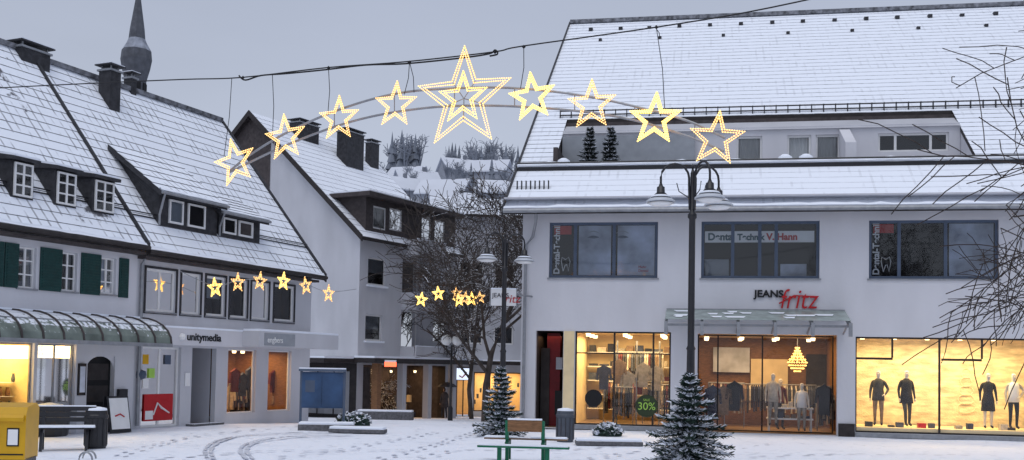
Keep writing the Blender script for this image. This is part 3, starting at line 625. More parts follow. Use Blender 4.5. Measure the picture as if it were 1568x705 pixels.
# ================================================= LEFT ROW
A2=V((-10.7,29.6,0)); B2=V((-7.24,37.5,0)); lf=Fr(A2,B2-A2,((B2-A2).cross(V((0,0,1)))))
LU=lambda px,d=0:lf.u(px,d)
rfL=roofmat('snow_on_roof_tiles_left',lf.t,.62,.44,tf=.6)
rfL2=roofmat('snow_on_roof_tiles_corner',lf.t,.69,.46,tf=.6)
sl2=5.63/4.55; zl=lambda D:5.52+sl2*D
uA=-10.0; uB=LU(205); uC=LU(474)
def house(name,u0,u1,top,roofm,holes,zoff,wm):
    r=empty(name,lf.p((u0+u1)/2,0,0)); mb=MB()
    wall(mb,lf,u0,u1,-.3,5.5+zoff,holes,wm,rev=.18)
    mb.face([lf.p(u1,0,-.3),lf.p(u1,-9.1,-.3),lf.p(u1,-9.1,5.5),lf.p(u1,-4.55,11+zoff),lf.p(u1,0,5.5)],wm)
    mb.face([lf.p(u0,-9.1,-.3),lf.p(u1-.01,-9.1,-.3),lf.p(u1-.01,-9.1,5.5),lf.p(u0,-9.1,5.5)],wm)
    mb.obj('walls',r); mb=MB()
    ov=.35
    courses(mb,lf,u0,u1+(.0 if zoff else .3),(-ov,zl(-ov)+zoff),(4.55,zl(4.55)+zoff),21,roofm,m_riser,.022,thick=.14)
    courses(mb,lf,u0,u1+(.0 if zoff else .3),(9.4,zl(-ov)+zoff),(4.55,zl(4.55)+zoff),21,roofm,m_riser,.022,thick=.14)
    e=u1+(.0 if zoff else .3)
    eave_snow(mb,lf,u0,e,ov+.02,zl(-ov)+zoff+.01,int(e*10),.09,.12)
    mb.prism(lf,[(ov+.02,zl(-ov)+zoff-.2),(ov+.02,zl(-ov)+zoff+.1),(-4.55,zl(4.55)+zoff+.1),(-4.55,zl(4.55)+zoff-.22)],e+.002,e+.1,m_slate)
    mb.box(lf,u0,e,-4.68,-4.42,zl(4.55)+zoff-.05,zl(4.55)+zoff+.1,m_riser)
    mb.tube([lf.p(u0,ov+.08,zl(-ov)+zoff-.05),lf.p(e,ov+.08,zl(-ov)+zoff-.05)],.07,m_dark,8)
    mb.box(lf,u0,u1-.01,.004,ov-.02,zl(-ov)+zoff-.24,zl(-ov)+zoff-.16,m_brown)
    mb.tube([lf.p(u0,-.45,zl(.45)+zoff+.2),lf.p(e,-.45,zl(.45)+zoff+.2)],.02,m_iron,4)
    mb.tube([lf.p(u0,-.5,zl(.45)+zoff+.1),lf.p(e,-.5,zl(.45)+zoff+.1)],.02,m_iron,4)
    mb.obj('snowy_roof',r)
    return r
b1w=[(LU(22),LU(50),3.72,4.76),(LU(89),LU(113),3.74,4.76),(LU(149),LU(173),3.76,4.76),(LU(-60),LU(-25),3.72,4.76)]
b1g=[(LU(-40),LU(-20),.6,2.3),(LU(-12),LU(52),.62,2.35),(LU(57),LU(116),.62,2.35),(LU(134),LU(176),.02,2.05)]
r1=house('shuttered_white_house',uA,uB,5.5,rfL,b1w+b1g,.10,m_wall)
mb=MB()
for h in b1w: window(mb,lf,h,cols=2,rows=3,fw=.045,d=-.08,curt='sides')
for p0,p1 in((0,21),(55,88),(118,148),(177,191),(-24,-2)):
    a,b_=LU(p0),LU(p1); mb.box(lf,a,b_,.004,.045,3.70,4.80,m_green)
    zz=3.78
    while zz<4.7: mb.box(lf,a+.05,b_-.05,.045,.06,zz,zz+.035,m_green); zz+=.075
mb.obj('windows_and_shutters',r1)
mb=MB()
room(mb,lf,LU(-60),LU(52)+.02,-2.5,.6,2.37,m_warm); room(mb,lf,LU(57)-.02,LU(116)+.02,-2.0,.6,2.37,m_warm)
for h in b1g[:3]: window(mb,lf,h,cols=1 if h is not b1g[2] else 2,fm=m_metal,gm=m_glass,fw=.04,d=-.1,back=False,sill=True)
mb.box(lf,LU(0),LU(48),-.16,-.125,1.95,2.28,m_panel); mb.box(lf,LU(61),LU(112),-.16,-.125,1.98,2.3,m_panel)
for i in range(60):
    u=LU(-8)+random.random()*(LU(112)-LU(-8)); mb.lathe(lf.p(u,-.65-random.random(),random.choice((.64,1.0,1.35))),[(.05,0),(.07,.08),(.04,.2),(.05,.22)],random.choice(m_cl+[m_wood,m_red,m_wood]),8)
for z in(.98,1.33): mb.box(lf,LU(-8),LU(50),-1.7,-.6,z,z+.015,m_white); mb.box(lf,LU(60),LU(113),-1.7,-.6,z,z+.015,m_white)
a,b_=LU(134),LU(176); mb.box(lf,a+.002,b_-.002,-.3,-.16,.02,2.04,m_black)
for k in range(3): mb.box(lf,a+.1,b_-.1,-.16,-.13,.2+k*.6,.65+k*.6,m_dark)
for k in range(6):
    t0=k/6; w=(b_-a)/2
    for sgn in(-1,1):
        x0=sgn*w*math.cos(t0*math.pi/2); x1=sgn*w*math.cos((k+1)/6*math.pi/2); z0=1.68+.37*math.sin(t0*math.pi/2); z1=1.68+.37*math.sin((k+1)/6*math.pi/2)
        mcx=(a+b_)/2; mb.face([lf.p(mcx+x0,-.05,z0),lf.p(mcx+x1,-.05,z1),lf.p(mcx+x1,-.05,2.05),lf.p(mcx+x0,-.05,2.05)],m_wall)
mb.box(lf,LU(119),LU(130),.004,.06,1.0,1.85,m_dark); mb.box(lf,LU(120.5),LU(128.5),.061,.066,1.08,1.77,m_lgrey); mb.box(lf,LU(180),LU(193),.004,.1,.95,1.15,m_iron)
mb.box(lf,LU(-40),LU(118),.004,.05,.02,.58,m_wall3)
mb.obj('shopfront',r1)
lamp_room(lf,LU(-20),LU(52),-.9,2.3,1.2,65,(1,.70,.24),r1); lamp_room(lf,LU(58),LU(116),-.9,2.3,1.0,60,(1,.70,.26),r1)
m_cg=mat('canopy_glass_green',(.16,.19,.17),.2,.4,2,0,snow=.75)
mb=MB(); u0,u1=-8,LU(212); prof=[(.02,3.15)]+[(.02+1.15*math.sin(a*math.pi/2/6),2.42+.73*math.cos(a*math.pi/2/6)) for a in range(1,7)]
for (d0,z0),(d1,z1) in zip(prof,prof[1:]): mb.face([lf.p(u0,d0,z0),lf.p(u1,d0,z0),lf.p(u1,d1,z1),lf.p(u0,d1,z1)],m_cg)
n=int((u1-u0)/.62)
for i in range(n+1):
    x=u0+(u1-u0)*i/n; mb.tube([lf.p(x,d+.01,z+.015) for d,z in prof],.03,m_brown,5)
mb.box(lf,u0,u1,1.15,1.22,2.34,2.44,m_metal)
for i in range(0,len(prof),3): mb.tube([lf.p(u0,prof[i][0],prof[i][1]),lf.p(u1,prof[i][0],prof[i][1])],.02,m_metal,5)
mb.box(lf,u0,u1,.0,.1,3.15,3.2,m_snow)
mb.tube([lf.p(u1,.05,2.4),lf.p(u1,1.17,2.4)],.025,m_metal,5)
mb.obj('curved_glass_canopy',r1)
mb=MB()
for px in(-50,23,90,149):
    a=LU(px-14,-.3); b_=LU(px+15,-.3); zb=zl(.3)+.12; zt=zb+.92; Dt=(zt+.15-5.62)/sl2
    mb.prism(lf,[(-.3,zb-.1),(-.3,zt),(-Dt,zt+.15),(-Dt-.1,zb-.1)],a-.06,b_+.06,m_slate)
    mb.prism(lf,[(-.15,zt),(-.15,zt+.09),(-Dt-.15,zt+.28),(-Dt-.15,zt+.1)],a-.14,b_+.14,m_slate)
    mb.prism(lf,[(-.17,zt+.093),(-.17,zt+.15),(-Dt-.1,zt+.34),(-Dt-.1,zt+.283)],a-.13,b_+.13,m_snow)
    window(mb,lf,(a,b_,zb+.03,zt-.04),cols=2,rows=3,d=-.24,fw=.05,sill=False,back=False)
    mb.box(lf,a+.01,b_-.01,-.299,-.292,zb+.03,zt-.05,m_black)
mb.obj('dormers',r1)
def chimney(mb,fr,px,pt,pb,wpx,d,dd=.6,caps=True):
    a,zt=fr.hit(px-wpx/2,pt,d); b_,_=fr.hit(px+wpx/2,pt,d); _,zb=fr.hit(px,pb,d); zb-=1.2
    mb.box(fr,a,b_,d-dd,d,zb,zt-.18,m_slate); mb.box(fr,a-.05,b_+.05,d-dd-.05,d+.05,zt-.18,zt-.12,m_metal)
    if caps:
        for x in(a+.05,b_-.05-.04):
            for e in(d-.08,d-dd+.04): mb.box(fr,x,x+.04,e,e+.04,zt-.12,zt,m_metal)
        mb.box(fr,a-.1,b_+.1,d-dd-.1,d+.1,zt,zt+.04,m_slate); mb.box(fr,a-.08,b_+.08,d-dd-.08,d+.08,zt+.041,zt+.07,m_snow)
mb=MB(); chimney(mb,lf,56,62,132,44,-4.2,.95); mb.obj('chimney',r1)
b2w=[(LU(p),LU(q),3.38,4.62) for p,q in((219,265),(274,303),(312,341),(349,375),(382,408),(417,447))]
b2g=[(LU(218),LU(277),.02,2.36),(LU(294),LU(331),.02,2.36),(LU(349),LU(392),.3,2.36),(LU(411),LU(446),.3,2.36)]
r2=house('corner_shop_house',uB,uC,5.5,rfL2,b2w+b2g,0,m_wall2)
mb=MB()
for i,h in enumerate(b2w):
    window(mb,lf,h,cols=2 if i==0 else 1,fw=.07,d=-.05,curt=['sides',None,'blind',None,'sides',None][i])
    a,b_,c_,e_=h
    for q in((a-.07,a-.003,c_-.07,e_+.07),(b_+.003,b_+.07,c_-.07,e_+.07)): mb.box(lf,q[0],q[1],.003,.03,q[2],q[3],m_slate)
    mb.box(lf,a-.003,b_+.003,.003,.03,e_+.003,e_+.07,m_slate); mb.box(lf,a-.003,b_+.003,.003,.03,c_-.07,c_-.052,m_slate)
mb.tube([lf.p(uB+.1,.25,5.0),lf.p(uB+.12,.08,4.7),lf.p(uB+.12,.08,.1)],.05,m_metal,6)
mb.obj('windows',r2)
mb=MB()
room(mb,lf,b2g[0][0],b2g[0][1],-2.5,0,2.38,m_wall3,cm=m_wall3); room(mb,lf,b2g[1][0],b2g[1][1],-1.6,0,2.38,m_wall3,cm=m_wall3)
room(mb,lf,b2g[2][0],b2g[3][1]+.1,-2.5,.2,2.38,m_wood,cm=m_warm)
window(mb,lf,b2g[0],cols=2,fm=m_white,gm=m_glass,fw=.06,d=-.1,back=False,sill=False)
for h in b2g[2:]: window(mb,lf,h,cols=1,fm=m_white,gm=m_glass,fw=.04,d=-.1,back=False,sill=False)
mb.box(lf,LU(226),LU(270),-.092,-.086,.2,.98,m_red); mb.box(lf,LU(228),LU(240),-.084,-.082,.25,.5,m_white)
for k,(x,z) in enumerate(((222,1.85),(232,1.45),(223,1.15),(256,1.85))): mb.box(lf,LU(x),LU(x+9),-.092,-.086,z,z+.28,[m_yel,m_lime,m_white,m_blue][k])
mb.box(lf,LU(296),LU(310),-1.5,-1.4,.05,2.2,m_white)
mb.box(lf,LU(283),LU(290),.004,.04,1.2,1.6,m_white)
mb.lathe(lf.p(LU(204)+.25,.06,1.55),[(.0,-.15),(.13,-.1),(.15,0),(.13,.1),(0,.15)],m_blue,12)
mb.box(lf,b2g[1][0]-.2,b2g[1][1]+.1,.0,.3,-.1,.06,m_gran)
for x,z in((360,1.75),(372,1.6),(384,1.8),(420,1.7),(433,1.6),(426,1.0)): garment(mb,lf,LU(x,-.8),-.8,z,.45,.8,random.choice(m_cl[1:5]),.1)
rack(mb,lf,LU(352,-1.4),LU(392,-1.4),-1.4,1.2,rnd); rack(mb,lf,LU(415,-1.4),LU(445,-1.4),-1.4,1.3,rnd)
for i in range(5): mb.lathe(lf.p(LU(355)+i*.45,-1.0,2.25),[(.06,0),(.08,.1)],m_panel,8)
mb.tube([lf.p(LU(240),-.07,.38),lf.p(LU(246),-.07,.72),lf.p(LU(252),-.07,.58),lf.p(LU(264),-.07,.42)],[.022,.026,.032,.02],m_white,6)
mb.obj('shopfront',r2)
lamp_room(lf,b2g[2][0],b2g[3][1],-1.2,2.3,1.2,85,(1,.6,.26),r2); lamp_room(lf,b2g[0][0],b2g[0][1],-1.2,2.3,1.2,12,(1,.9,.8),r2)
mb=MB()
mb.box(lf,LU(250,.4),LU(420,.4),.004,.45,2.42,2.92,m_wall); mb.box(lf,LU(250,.4)+.01,LU(420,.4),.02,.44,2.922,2.98,m_snow)
a=LU(388,.9); mb.box(lf,a,uC+.15,.452,1.1,2.45,2.95,m_wall2); mb.box(lf,a+.01,uC+.14,.46,1.09,2.952,3.02,m_snow)
mb.box(lf,a+.25,a+1.9,1.102,1.115,2.5,2.9,m_grey)
mb.obj('sign_fascia',r2)
text(lf,LU(285,.46),.46,2.58,'unitymedia',.32,m_blk,r2,'shop_lettering',0,.008,1.1,bold=.006); text(lf,a+.4,1.12,2.6,'engbers',.26,m_white,r2,'shop_lettering',0,.008)
mb=MB(); mb.lathe(lf.p(LU(277,.46),.47,2.67),[(.0,-.11),(.08,-.08),(.11,0),(.08,.08),(0,.11)],m_white,10); mb.obj('logo_disc',r2)
mb=MB()
for (p0,p1,hh_,wins,Dt) in((236,326,.92,[(250,272),(279,306)],2.25),(329,392,.72,[(334,354),(358,380)],1.5)):
    a,b_=LU(p0,-.35),LU(p1,-.35); zb=zl(.35)+.02; zt=zb+hh_; zt2=zl(Dt)
    mb.prism(lf,[(-.35,zb-.05),(-.35,zt),(-Dt,zt2),(-Dt,zb-.05)],a,b_,m_slate)
    n=6
    for i in range(n):
        f0,f1=i/n,(i+1)/n; d0=-.12-(Dt-.12)*f0; d1=-.12-(Dt-.12)*f1; z0=zt-.05+(zt2+.12-zt)*f0; z1=zt-.05+(zt2+.12-zt)*f1
        mb.face([lf.p(a-.2,d0,z0+.145),lf.p(b_+.2,d0,z0+.145),lf.p(b_+.2,d1,z1+.12),lf.p(a-.2,d1,z1+.12)],rfL2); mb.face([lf.p(a-.2,d0,z0+.12),lf.p(b_+.2,d0,z0+.12),lf.p(b_+.2,d0,z0+.145),lf.p(a-.2,d0,z0+.145)],m_riser)
    mb.prism(lf,[(-.12,zt-.08),(-.12,zt+.066),(-Dt,zt2+.18),(-Dt,zt2)],a-.2,b_+.2,m_slate)
    eave_snow(mb,lf,a-.2,b_+.2,-.10,zt+.09,int(p0),.06,.15)
    for q,w in wins:
        h=(LU(q,-.35),LU(w,-.35),zb+.12,zt-.08); window(mb,lf,h,cols=1,d=-.29,fw=.06,sill=False,back=False); mb.box(lf,h[0],h[1],-.349,-.342,h[2],h[3],random.choice((m_black,m_grey)))
    mb.tube([lf.p(a-.2,-.06,zt+.02),lf.p(b_+.2,-.06,zt+.02)],.05,m_metal,6); mb.tube([lf.p(a-.1,-.05,zt),lf.p(a-.08,-.25,zb+.3),lf.p(a-.08,-.25,zb)],.035,m_metal,6)
mb.obj('shed_dormers',r2)
mb=MB(); chimney(mb,lf,178,99,190,16,-3.6,.5); chimney(mb,lf,206,112,155,8,-4.4,.35); mb.obj('chimney',r2)
# ================================================= MIDDLE APARTMENT HOUSE
Cn=V((-7.8,53,0)); ft=V((.49,.87,0)); gt=V((-.87,.49,0))
fa=Fr(Cn,ft,(.87,-.49,0)); ga=Fr(Cn,gt,(-.49,-.87,0))
r3=empty('apartment_house_with_balconies',Cn)
FU=lambda px,d=0:fa.u(px,d)
FL=8.2
mb=MB()
zf=lambda px,py,d=0:fa.hit(px,py,d)[1]
fw_=[(FU(560),FU(588),zf(574,437),zf(574,395)),(FU(558),FU(584),zf(570,522),zf(570,482)),(FU(613),FU(642),zf(628,455),zf(628,395)),(FU(613),FU(642),zf(628,540),zf(628,475)),(FU(662),FU(684),zf(672,525),zf(672,492))]
wall(mb,fa,0,FL+1,2.15,8.7,fw_,m_wall2,rev=.25)
wall(mb,fa,0,FL+1,-2,2.15,[(.5,FL,-1.9,1.9)],m_wall3,rev=.5,rm=m_dark)
mb.face([ga.p(0,0,-2),ga.p(15,0,-2),ga.p(15,0,8.7),ga.p(7.5,0,15.5),ga.p(0,0,8.7)],m_wall2)
mb.face([ga.p(15,0,-2),ga.p(15,-9,-2),ga.p(15,-9,8.7),ga.p(15,0,8.7)],m_wall2)
uu,_=ga.hit(414,260); mb.face([ga.p(uu,.03,7.5),ga.p(15,.03,7.5),ga.p(15,.03,8.7),ga.p(7.5,.03,15.5),ga.p(uu,.03,8.7+(15.5-8.7)*uu/7.5)],m_brown)
mb.obj('walls',r3)
mb=MB()
rf3=roofmat('snow_on_roof_tiles_mid',fa.t,.78,.5,tf=.3)
zm=lambda D:8.75+6.8/7.5*D
courses(mb,fa,-.35,FL+1.3,(-.4,zm(-.4)),(7.5,zm(7.5)),22,rf3,m_riserR,.02)
courses(mb,fa,-.35,FL+1.3,(15.4,zm(-.4)),(7.5,zm(7.5)),22,rf3,m_riserR,.02)
mb.prism(fa,[(.42,zm(-.42)-.25),(.42,zm(-.42)+.08),(-7.5,zm(7.5)+.08),(-15.4,zm(-.42)+.08),(-15.4,zm(-.42)-.25),(-7.5,zm(7.5)-.25)],-.42,-.352,m_dark)
mb.obj('snowy_roof',r3)
mb=MB()
zt=10.55
dw=[(FU(565,-.1),FU(585,-.1),zf(575,350),zf(575,315)),(FU(590,-.1),FU(610,-.1),zf(598,352),zf(598,318)),(FU(640,-.1),FU(655,-.1),8.95,10.2),(FU(660,-.1),FU(676,-.1),8.95,10.2)]
wall(mb,fa,.5,FL+.8,8.4,zt,dw,m_brown,d=-.05,rev=.1)
mb.prism(fa,[(-.06,8.4),(-.06,zt),(-2.6,zt),(-2.6,8.4)],.5,.58,m_brown); mb.prism(fa,[(-.06,8.4),(-.06,zt),(-2.6,zt),(-2.6,8.4)],FL+.7,FL+.78,m_brown)
mb.box(fa,.1,FL+1.2,-2.2,.45,zt,zt+.22,m_brown); mb.box(fa,.15,FL+1.15,-2.15,.40,zt+.222,zt+.30,m_snow)
for i,h in enumerate(dw): window(mb,fa,h,cols=1,d=-.1,fw=.08,sill=False,curt='full' if i<2 else None)
for i,h in enumerate(fw_):
    window(mb,fa,h,cols=2 if i in(4,) else 1,d=-.1 if i<2 or i==4 else -.25,fw=.08,sill=False,curt='blind' if i in(0,1) else None)
    if i<2: mb.box(fa,h[0]-.1,h[1]+.1,-.05,.1,h[2]-.1,h[2]-.005,m_snow)
bu0,bu1=FU(612),FU(655)
for zb_ in(zf(630,475,.5),zf(630,394,.5),zf(630,558,.5)):
    mb.box(fa,bu0,bu1,.004,1.0,zb_,zb_+.15,m_wall3)
    mb.prism(fa,[(.92,zb_+.152),(1.0,zb_+.152),(1.06,zb_+.95),(.98,zb_+.95)],bu0,bu1,m_wall2); mb.box(fa,bu0,bu0+.08,.004,.91,zb_+.152,zb_+.94,m_wall2); mb.box(fa,bu1-.08,bu1,.004,.91,zb_+.152,zb_+.94,m_wall2)
    mb.box(fa,bu0,bu1,.95,1.07,zb_+.952,zb_+1.0,m_snow)
mb.obj('windows_and_balconies',r3)
mb=MB()
mb.box(fa,-.3,FL+2,.0,1.3,2.0,2.25,m_dark); mb.box(fa,-.28,FL+2,.02,1.28,2.252,2.36,m_snow)
mb.prism(ga,[(.0,1.98),(.0,2.2),(2.6,2.2),(2.6,1.98)],0,12,m_dark); mb.prism(ga,[(.02,2.202),(.02,2.3),(2.58,2.3),(2.58,2.202)],0,12,m_snow)
for x in(.3,2.5,4.9,7.4): mb.box(fa,x,x+.35,.7,1.05,-1.6,1.99,m_wood if x<1 else m_wall3)
for x in (1.6,4,6.5,9): mb.box(ga,x,x+.35,2.0,2.35,-1.3,1.97,m_wall3)
wall(mb,ga,0,12,-1.3,1.97,[(.4,3.6,-.7,1.6),(4.2,7.4,-.7,1.6),(8,11,-.7,1.6)],m_dark,d=.04,rev=.02)
room(mb,ga,.35,11.1,-1.6,-.8,1.8,m_brown,dfront=.02)
for h in((.4,3.6,-.7,1.6),(4.2,7.4,-.7,1.6)): window(mb,ga,h,cols=3,fm=m_dark,gm=m_glass,d=.03,fw=.05,back=False,sill=False)
room(mb,fa,.6,FL,-2.5,-1.5,1.9,m_brown,dfront=-.5)
for i in range(10): mb.lathe(fa.p(.9+i*.75,-1+.3*(i%3),1.5),[(.06,0),(.08,.12)],m_panel,8)
for i in range(16): mb.box(fa,.8+i*.45,1.0+i*.45,-1.9,-1.7,-1.2+(i%3)*.5,-.8+(i%3)*.5,random.choice(m_cl+[m_warm,m_red]))
mb.obj('ground_floor_shops',r3)
lamp_room(fa,.6,FL,-1.4,1.85,1.2,90,(1,.6,.3),r3)
m_rs=emit('red_shop_sign',(1,.12,.05),2.5)
mb=MB(); q=Fr(wp(598,558,50),(1,0,0),(0,-1,0)); mb.box(q,-.28,.28,0,.08,-.12,.1,m_rs); mb.box(q,-.28,.28,.0,.07,.101,.2,m_white); mb.obj('lit_shop_sign',r3)
mb=MB(); chimney(mb,fa,474,182,232,30,-6.3,.75); chimney(mb,fa,545,196,276,26,-5.0,.75); chimney(mb,fa,575,214,256,12,-5.6,.45); mb.obj('chimneys',r3)
mb=MB(); mb.lathe(fa.p(bu0+.2,1.2,zf(628,470,1)),[(.02,0),(.3,.1),(.32,.11)],m_grey,12); mb.obj('satellite_dish',r3)
# ================================================= FAR SHOP HOUSE
fo=Fr(wp(672,560,71)*1,(1,.10,0),(.10,-1,0)); fo.o.z=-1.6
r4=empty('distant_shop_house',fo.o)
FX=lambda px:fo.u(px); ZF=lambda py:fo.hit(730,py)[1]
uw=[(FX(700),FX(738),ZF(527),ZF(499)),(FX(755),FX(785),ZF(527),ZF(499)),(FX(700),FX(738),ZF(440),ZF(400)),(FX(755),FX(785),ZF(440),ZF(400))]
gw=[(FX(690),FX(720),ZF(641),ZF(562)),(FX(726),FX(800),ZF(630),ZF(570))]
mb=MB(); wall(mb,fo,-.5,9,0,ZF(325),uw+gw,m_wall3,rev=.2)
mb.prism(fo,[(0,0),(0,ZF(325)),(-9,ZF(325)),(-9,0)],-.52,-.5,m_wall3); mb.prism(fo,[(0,0),(0,ZF(325)),(-9,ZF(325)),(-9,0)],9,9.02,m_wall3)
for h in uw: window(mb,fo,h,cols=2,fw=.09,d=-.1,sill=False)
courses(mb,fo,-.8,9.4,(-.5,ZF(330)),(4.5,ZF(306)+.8),12,rf3,m_riserR,.03); courses(mb,fo,-.8,9.4,(9.5,ZF(330)),(4.5,ZF(306)+.8),12,rf3,m_riserR,.03)
room(mb,fo,gw[0][0]-.1,gw[1][1]+.1,-2.5,.2,gw[0][3]+.1,m_warm)
for h in gw: window(mb,fo,h,cols=3,fm=m_dark,gm=m_glass,fw=.07,d=-.1,back=False,sill=False)
for i in range(16): mb.box(fo,FX(728)+i*.2,FX(728)+i*.2+.14,-1.2,-1.1,.9+(i%4)*.4,1.2+(i%4)*.4,random.choice([m_red,m_white,m_blue,m_yel,m_warm]))
mb.box(fo,-.5,9,.004,1.2,gw[0][3]+.15,gw[0][3]+.4,m_dark); mb.box(fo,-.5,9,.01,1.19,gw[0][3]+.402,gw[0][3]+.5,m_snow)
mb.obj('house_body',r4); lamp_room(fo,gw[1][0],gw[1][1],-1.2,gw[1][3],1.5,150,(1,.66,.3),r4)
q=Fr(wp(708,573,66),(1,0,0),(0,-1,0)); mb=MB(); m_ls=emit('lit_sign_white',(.75,.85,1),1.0); mb.box(q,-.42,.42,-.06,.06,-.36,.36,m_ls); mb.box(q,-.46,.46,-.07,-.061,-.4,.4,m_blue)
mb.tube([q.p(-.2,.08,-.1),q.p(0,.08,-.22),q.p(.2,.08,.0),q.p(.25,.08,.15)],.05,m_red,6); mb.obj('lit_projecting_sign',r4)
def simple_house(name,p,w,d,h,rh,ang,wm,rm,nw=3):
    t=V((math.cos(ang),math.sin(ang),0)); f=Fr(p,t,t.cross(V((0,0,1)))); mb=MB()
    hs=[(w*(i+.3)/nw-w/2,w*(i+.7)/nw-w/2,z,z+1.1) for i in range(nw) for z in [1+2.8*k for k in range(int(h//2.8))]]
    wall(mb,f,-w/2,w/2,-6,h,hs,wm,rev=.15)
    for q in hs: mb.box(f,q[0],q[1],-.2,-.14,q[2],q[3],m_hwin)
    for x in(-w/2,w/2): mb.face([f.p(x,0,-6),f.p(x,-d,-6),f.p(x,-d,h),f.p(x,-d/2,h+rh),f.p(x,0,h)],wm)
    mb.prism(f,[(.5,h-.4),(.5,h-.1),(-d/2,h+rh+.2),(-d/2,h+rh-.1)],-w/2-.4,w/2+.4,rm); mb.prism(f,[(-d-.5,h-.4),(-d-.5,h-.1),(-d/2,h+rh+.2),(-d/2,h+rh-.1)],-w/2-.4,w/2+.4,rm)
    mb.box(f,w*.15,w*.15+.7,-d*.5-.4,-d*.5+.3,h+rh-.5,h+rh+1,m_hwin)
    return mb.obj(name,origin=p)
# ================================================= HILL
m_hz=mat('hill_snow_misty',(.50,.53,.60),.9,.12,.05,0)  # misty materials: haze is put into pale base colours, no fog volume
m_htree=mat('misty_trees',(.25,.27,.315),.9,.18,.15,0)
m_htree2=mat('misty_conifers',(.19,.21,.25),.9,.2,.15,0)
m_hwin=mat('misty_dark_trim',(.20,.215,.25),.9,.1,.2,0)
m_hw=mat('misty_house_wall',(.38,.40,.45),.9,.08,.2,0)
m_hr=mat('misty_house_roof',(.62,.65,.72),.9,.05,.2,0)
def hz(x,y):
    f=max(0,min(1,(y-105)/170)); f=f*f*(3-2*f); l=math.exp(-((x+14)/85)**2)
    return -3.2+f*(54*l)+1.5*math.sin(x*.09+y*.03)*f
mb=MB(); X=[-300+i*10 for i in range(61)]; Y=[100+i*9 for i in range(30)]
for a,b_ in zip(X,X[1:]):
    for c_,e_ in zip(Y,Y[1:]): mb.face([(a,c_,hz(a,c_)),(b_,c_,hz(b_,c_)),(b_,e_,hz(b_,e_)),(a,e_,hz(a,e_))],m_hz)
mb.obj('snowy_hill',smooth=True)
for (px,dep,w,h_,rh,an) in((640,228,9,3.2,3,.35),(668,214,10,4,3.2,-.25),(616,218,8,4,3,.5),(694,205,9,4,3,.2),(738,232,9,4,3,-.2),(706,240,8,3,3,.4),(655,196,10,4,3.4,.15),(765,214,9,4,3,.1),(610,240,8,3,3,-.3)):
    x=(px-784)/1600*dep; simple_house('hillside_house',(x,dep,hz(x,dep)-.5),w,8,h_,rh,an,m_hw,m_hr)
rnd=random.Random(11); mb=MB()
def dconif(p,h):
    for k in range(6):
        z=h*(.10+.15*k); r=h*.19*(1-k*.155); n=8; c0=V(p)+V((0,0,z))
        ring=[c0+V((math.cos(6.28*i/n+k)*r*(.55+.7*rnd.random()),math.sin(6.28*i/n+k)*r*(.55+.7*rnd.random()),-.05*h*rnd.random())) for i in range(n)]
        for i in range(n): mb.face([ring[i],ring[(i+1)%n],c0+V((0,0,h*.26))],m_htree2)
def dtree(p,h):
    p=V(p); mb.tube([p,p+V((0,0,h*.5))],[h*.03,h*.02],m_htree,4)
    for k in range(16):
        a=rnd.random()*6.28; e=p+V((math.cos(a)*h*.28*rnd.random(),math.sin(a)*h*.28*rnd.random(),h*(.6+.4*rnd.random()))); s=p+V((0,0,h*(.25+.3*rnd.random())))
        mb.tube([s,s.lerp(e,.6)+V((0,0,h*.03)),e],[h*.018,h*.012,h*.006],m_htree,3)
        for j in range(7):
            q=s.lerp(e,.4+.6*rnd.random()); mb.tube([q,q+V((rnd.gauss(0,.07),rnd.gauss(0,.07),rnd.random()*.13))*h],[h*.009,h*.005],m_htree,3)
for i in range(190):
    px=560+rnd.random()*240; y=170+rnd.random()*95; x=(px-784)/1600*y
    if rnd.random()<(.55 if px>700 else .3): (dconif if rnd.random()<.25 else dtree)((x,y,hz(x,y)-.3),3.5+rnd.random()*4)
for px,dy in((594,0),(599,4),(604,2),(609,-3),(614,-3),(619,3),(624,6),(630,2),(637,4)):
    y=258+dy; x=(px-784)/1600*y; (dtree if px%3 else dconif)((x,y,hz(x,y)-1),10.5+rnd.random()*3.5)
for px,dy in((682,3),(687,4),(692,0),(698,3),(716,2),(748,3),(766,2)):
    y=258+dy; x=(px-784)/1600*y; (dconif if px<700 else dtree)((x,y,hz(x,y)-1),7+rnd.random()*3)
mb.obj('distant_trees')
# ================================================= CHURCH SPIRE
dep=160; cp=wp(207,140,dep); k=dep/1600; mb=MB(); base=V((cp.x,cp.y,-4))
def zz(py): return wp(207,py,dep).z+4
pr=[(24*k,0),(24*k,zz(190)),(17*k,zz(175)),(16*k,zz(125)),(21*k,zz(106)),(23.5*k,zz(92)),(22*k,zz(78)),(15*k,zz(66)),(12.5*k,zz(60)),(11*k,zz(45)),(6*k,zz(12)),(1*k,zz(-22)),(.1*k,zz(-26))]
m_cs=mat('slate_misty',(.085,.09,.105),.7,.25,1.2,.1); m_cs2=mat('slate_snow_dusted',(.26,.28,.33),.8,.35,1,0)  # misty slate: distance haze put into its paler base colour
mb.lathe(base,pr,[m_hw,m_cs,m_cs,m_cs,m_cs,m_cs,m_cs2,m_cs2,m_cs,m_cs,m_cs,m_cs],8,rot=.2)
for i in range(8):
    a=.2+math.pi/8+i*math.pi/4; c_=base+V((math.cos(a)*15.2*k,math.sin(a)*15.2*k,zz(140))); mb.box(Fr(c_,(-math.sin(a),math.cos(a),0),(math.cos(a),math.sin(a),0)),-.4,.4,-.1,.12,-.9,1.2,m_black)
mb.tube([base+V((0,0,zz(-26))),base+V((0,0,zz(-45)))],.08,m_iron,4)
mb.obj('church_spire',origin=base)
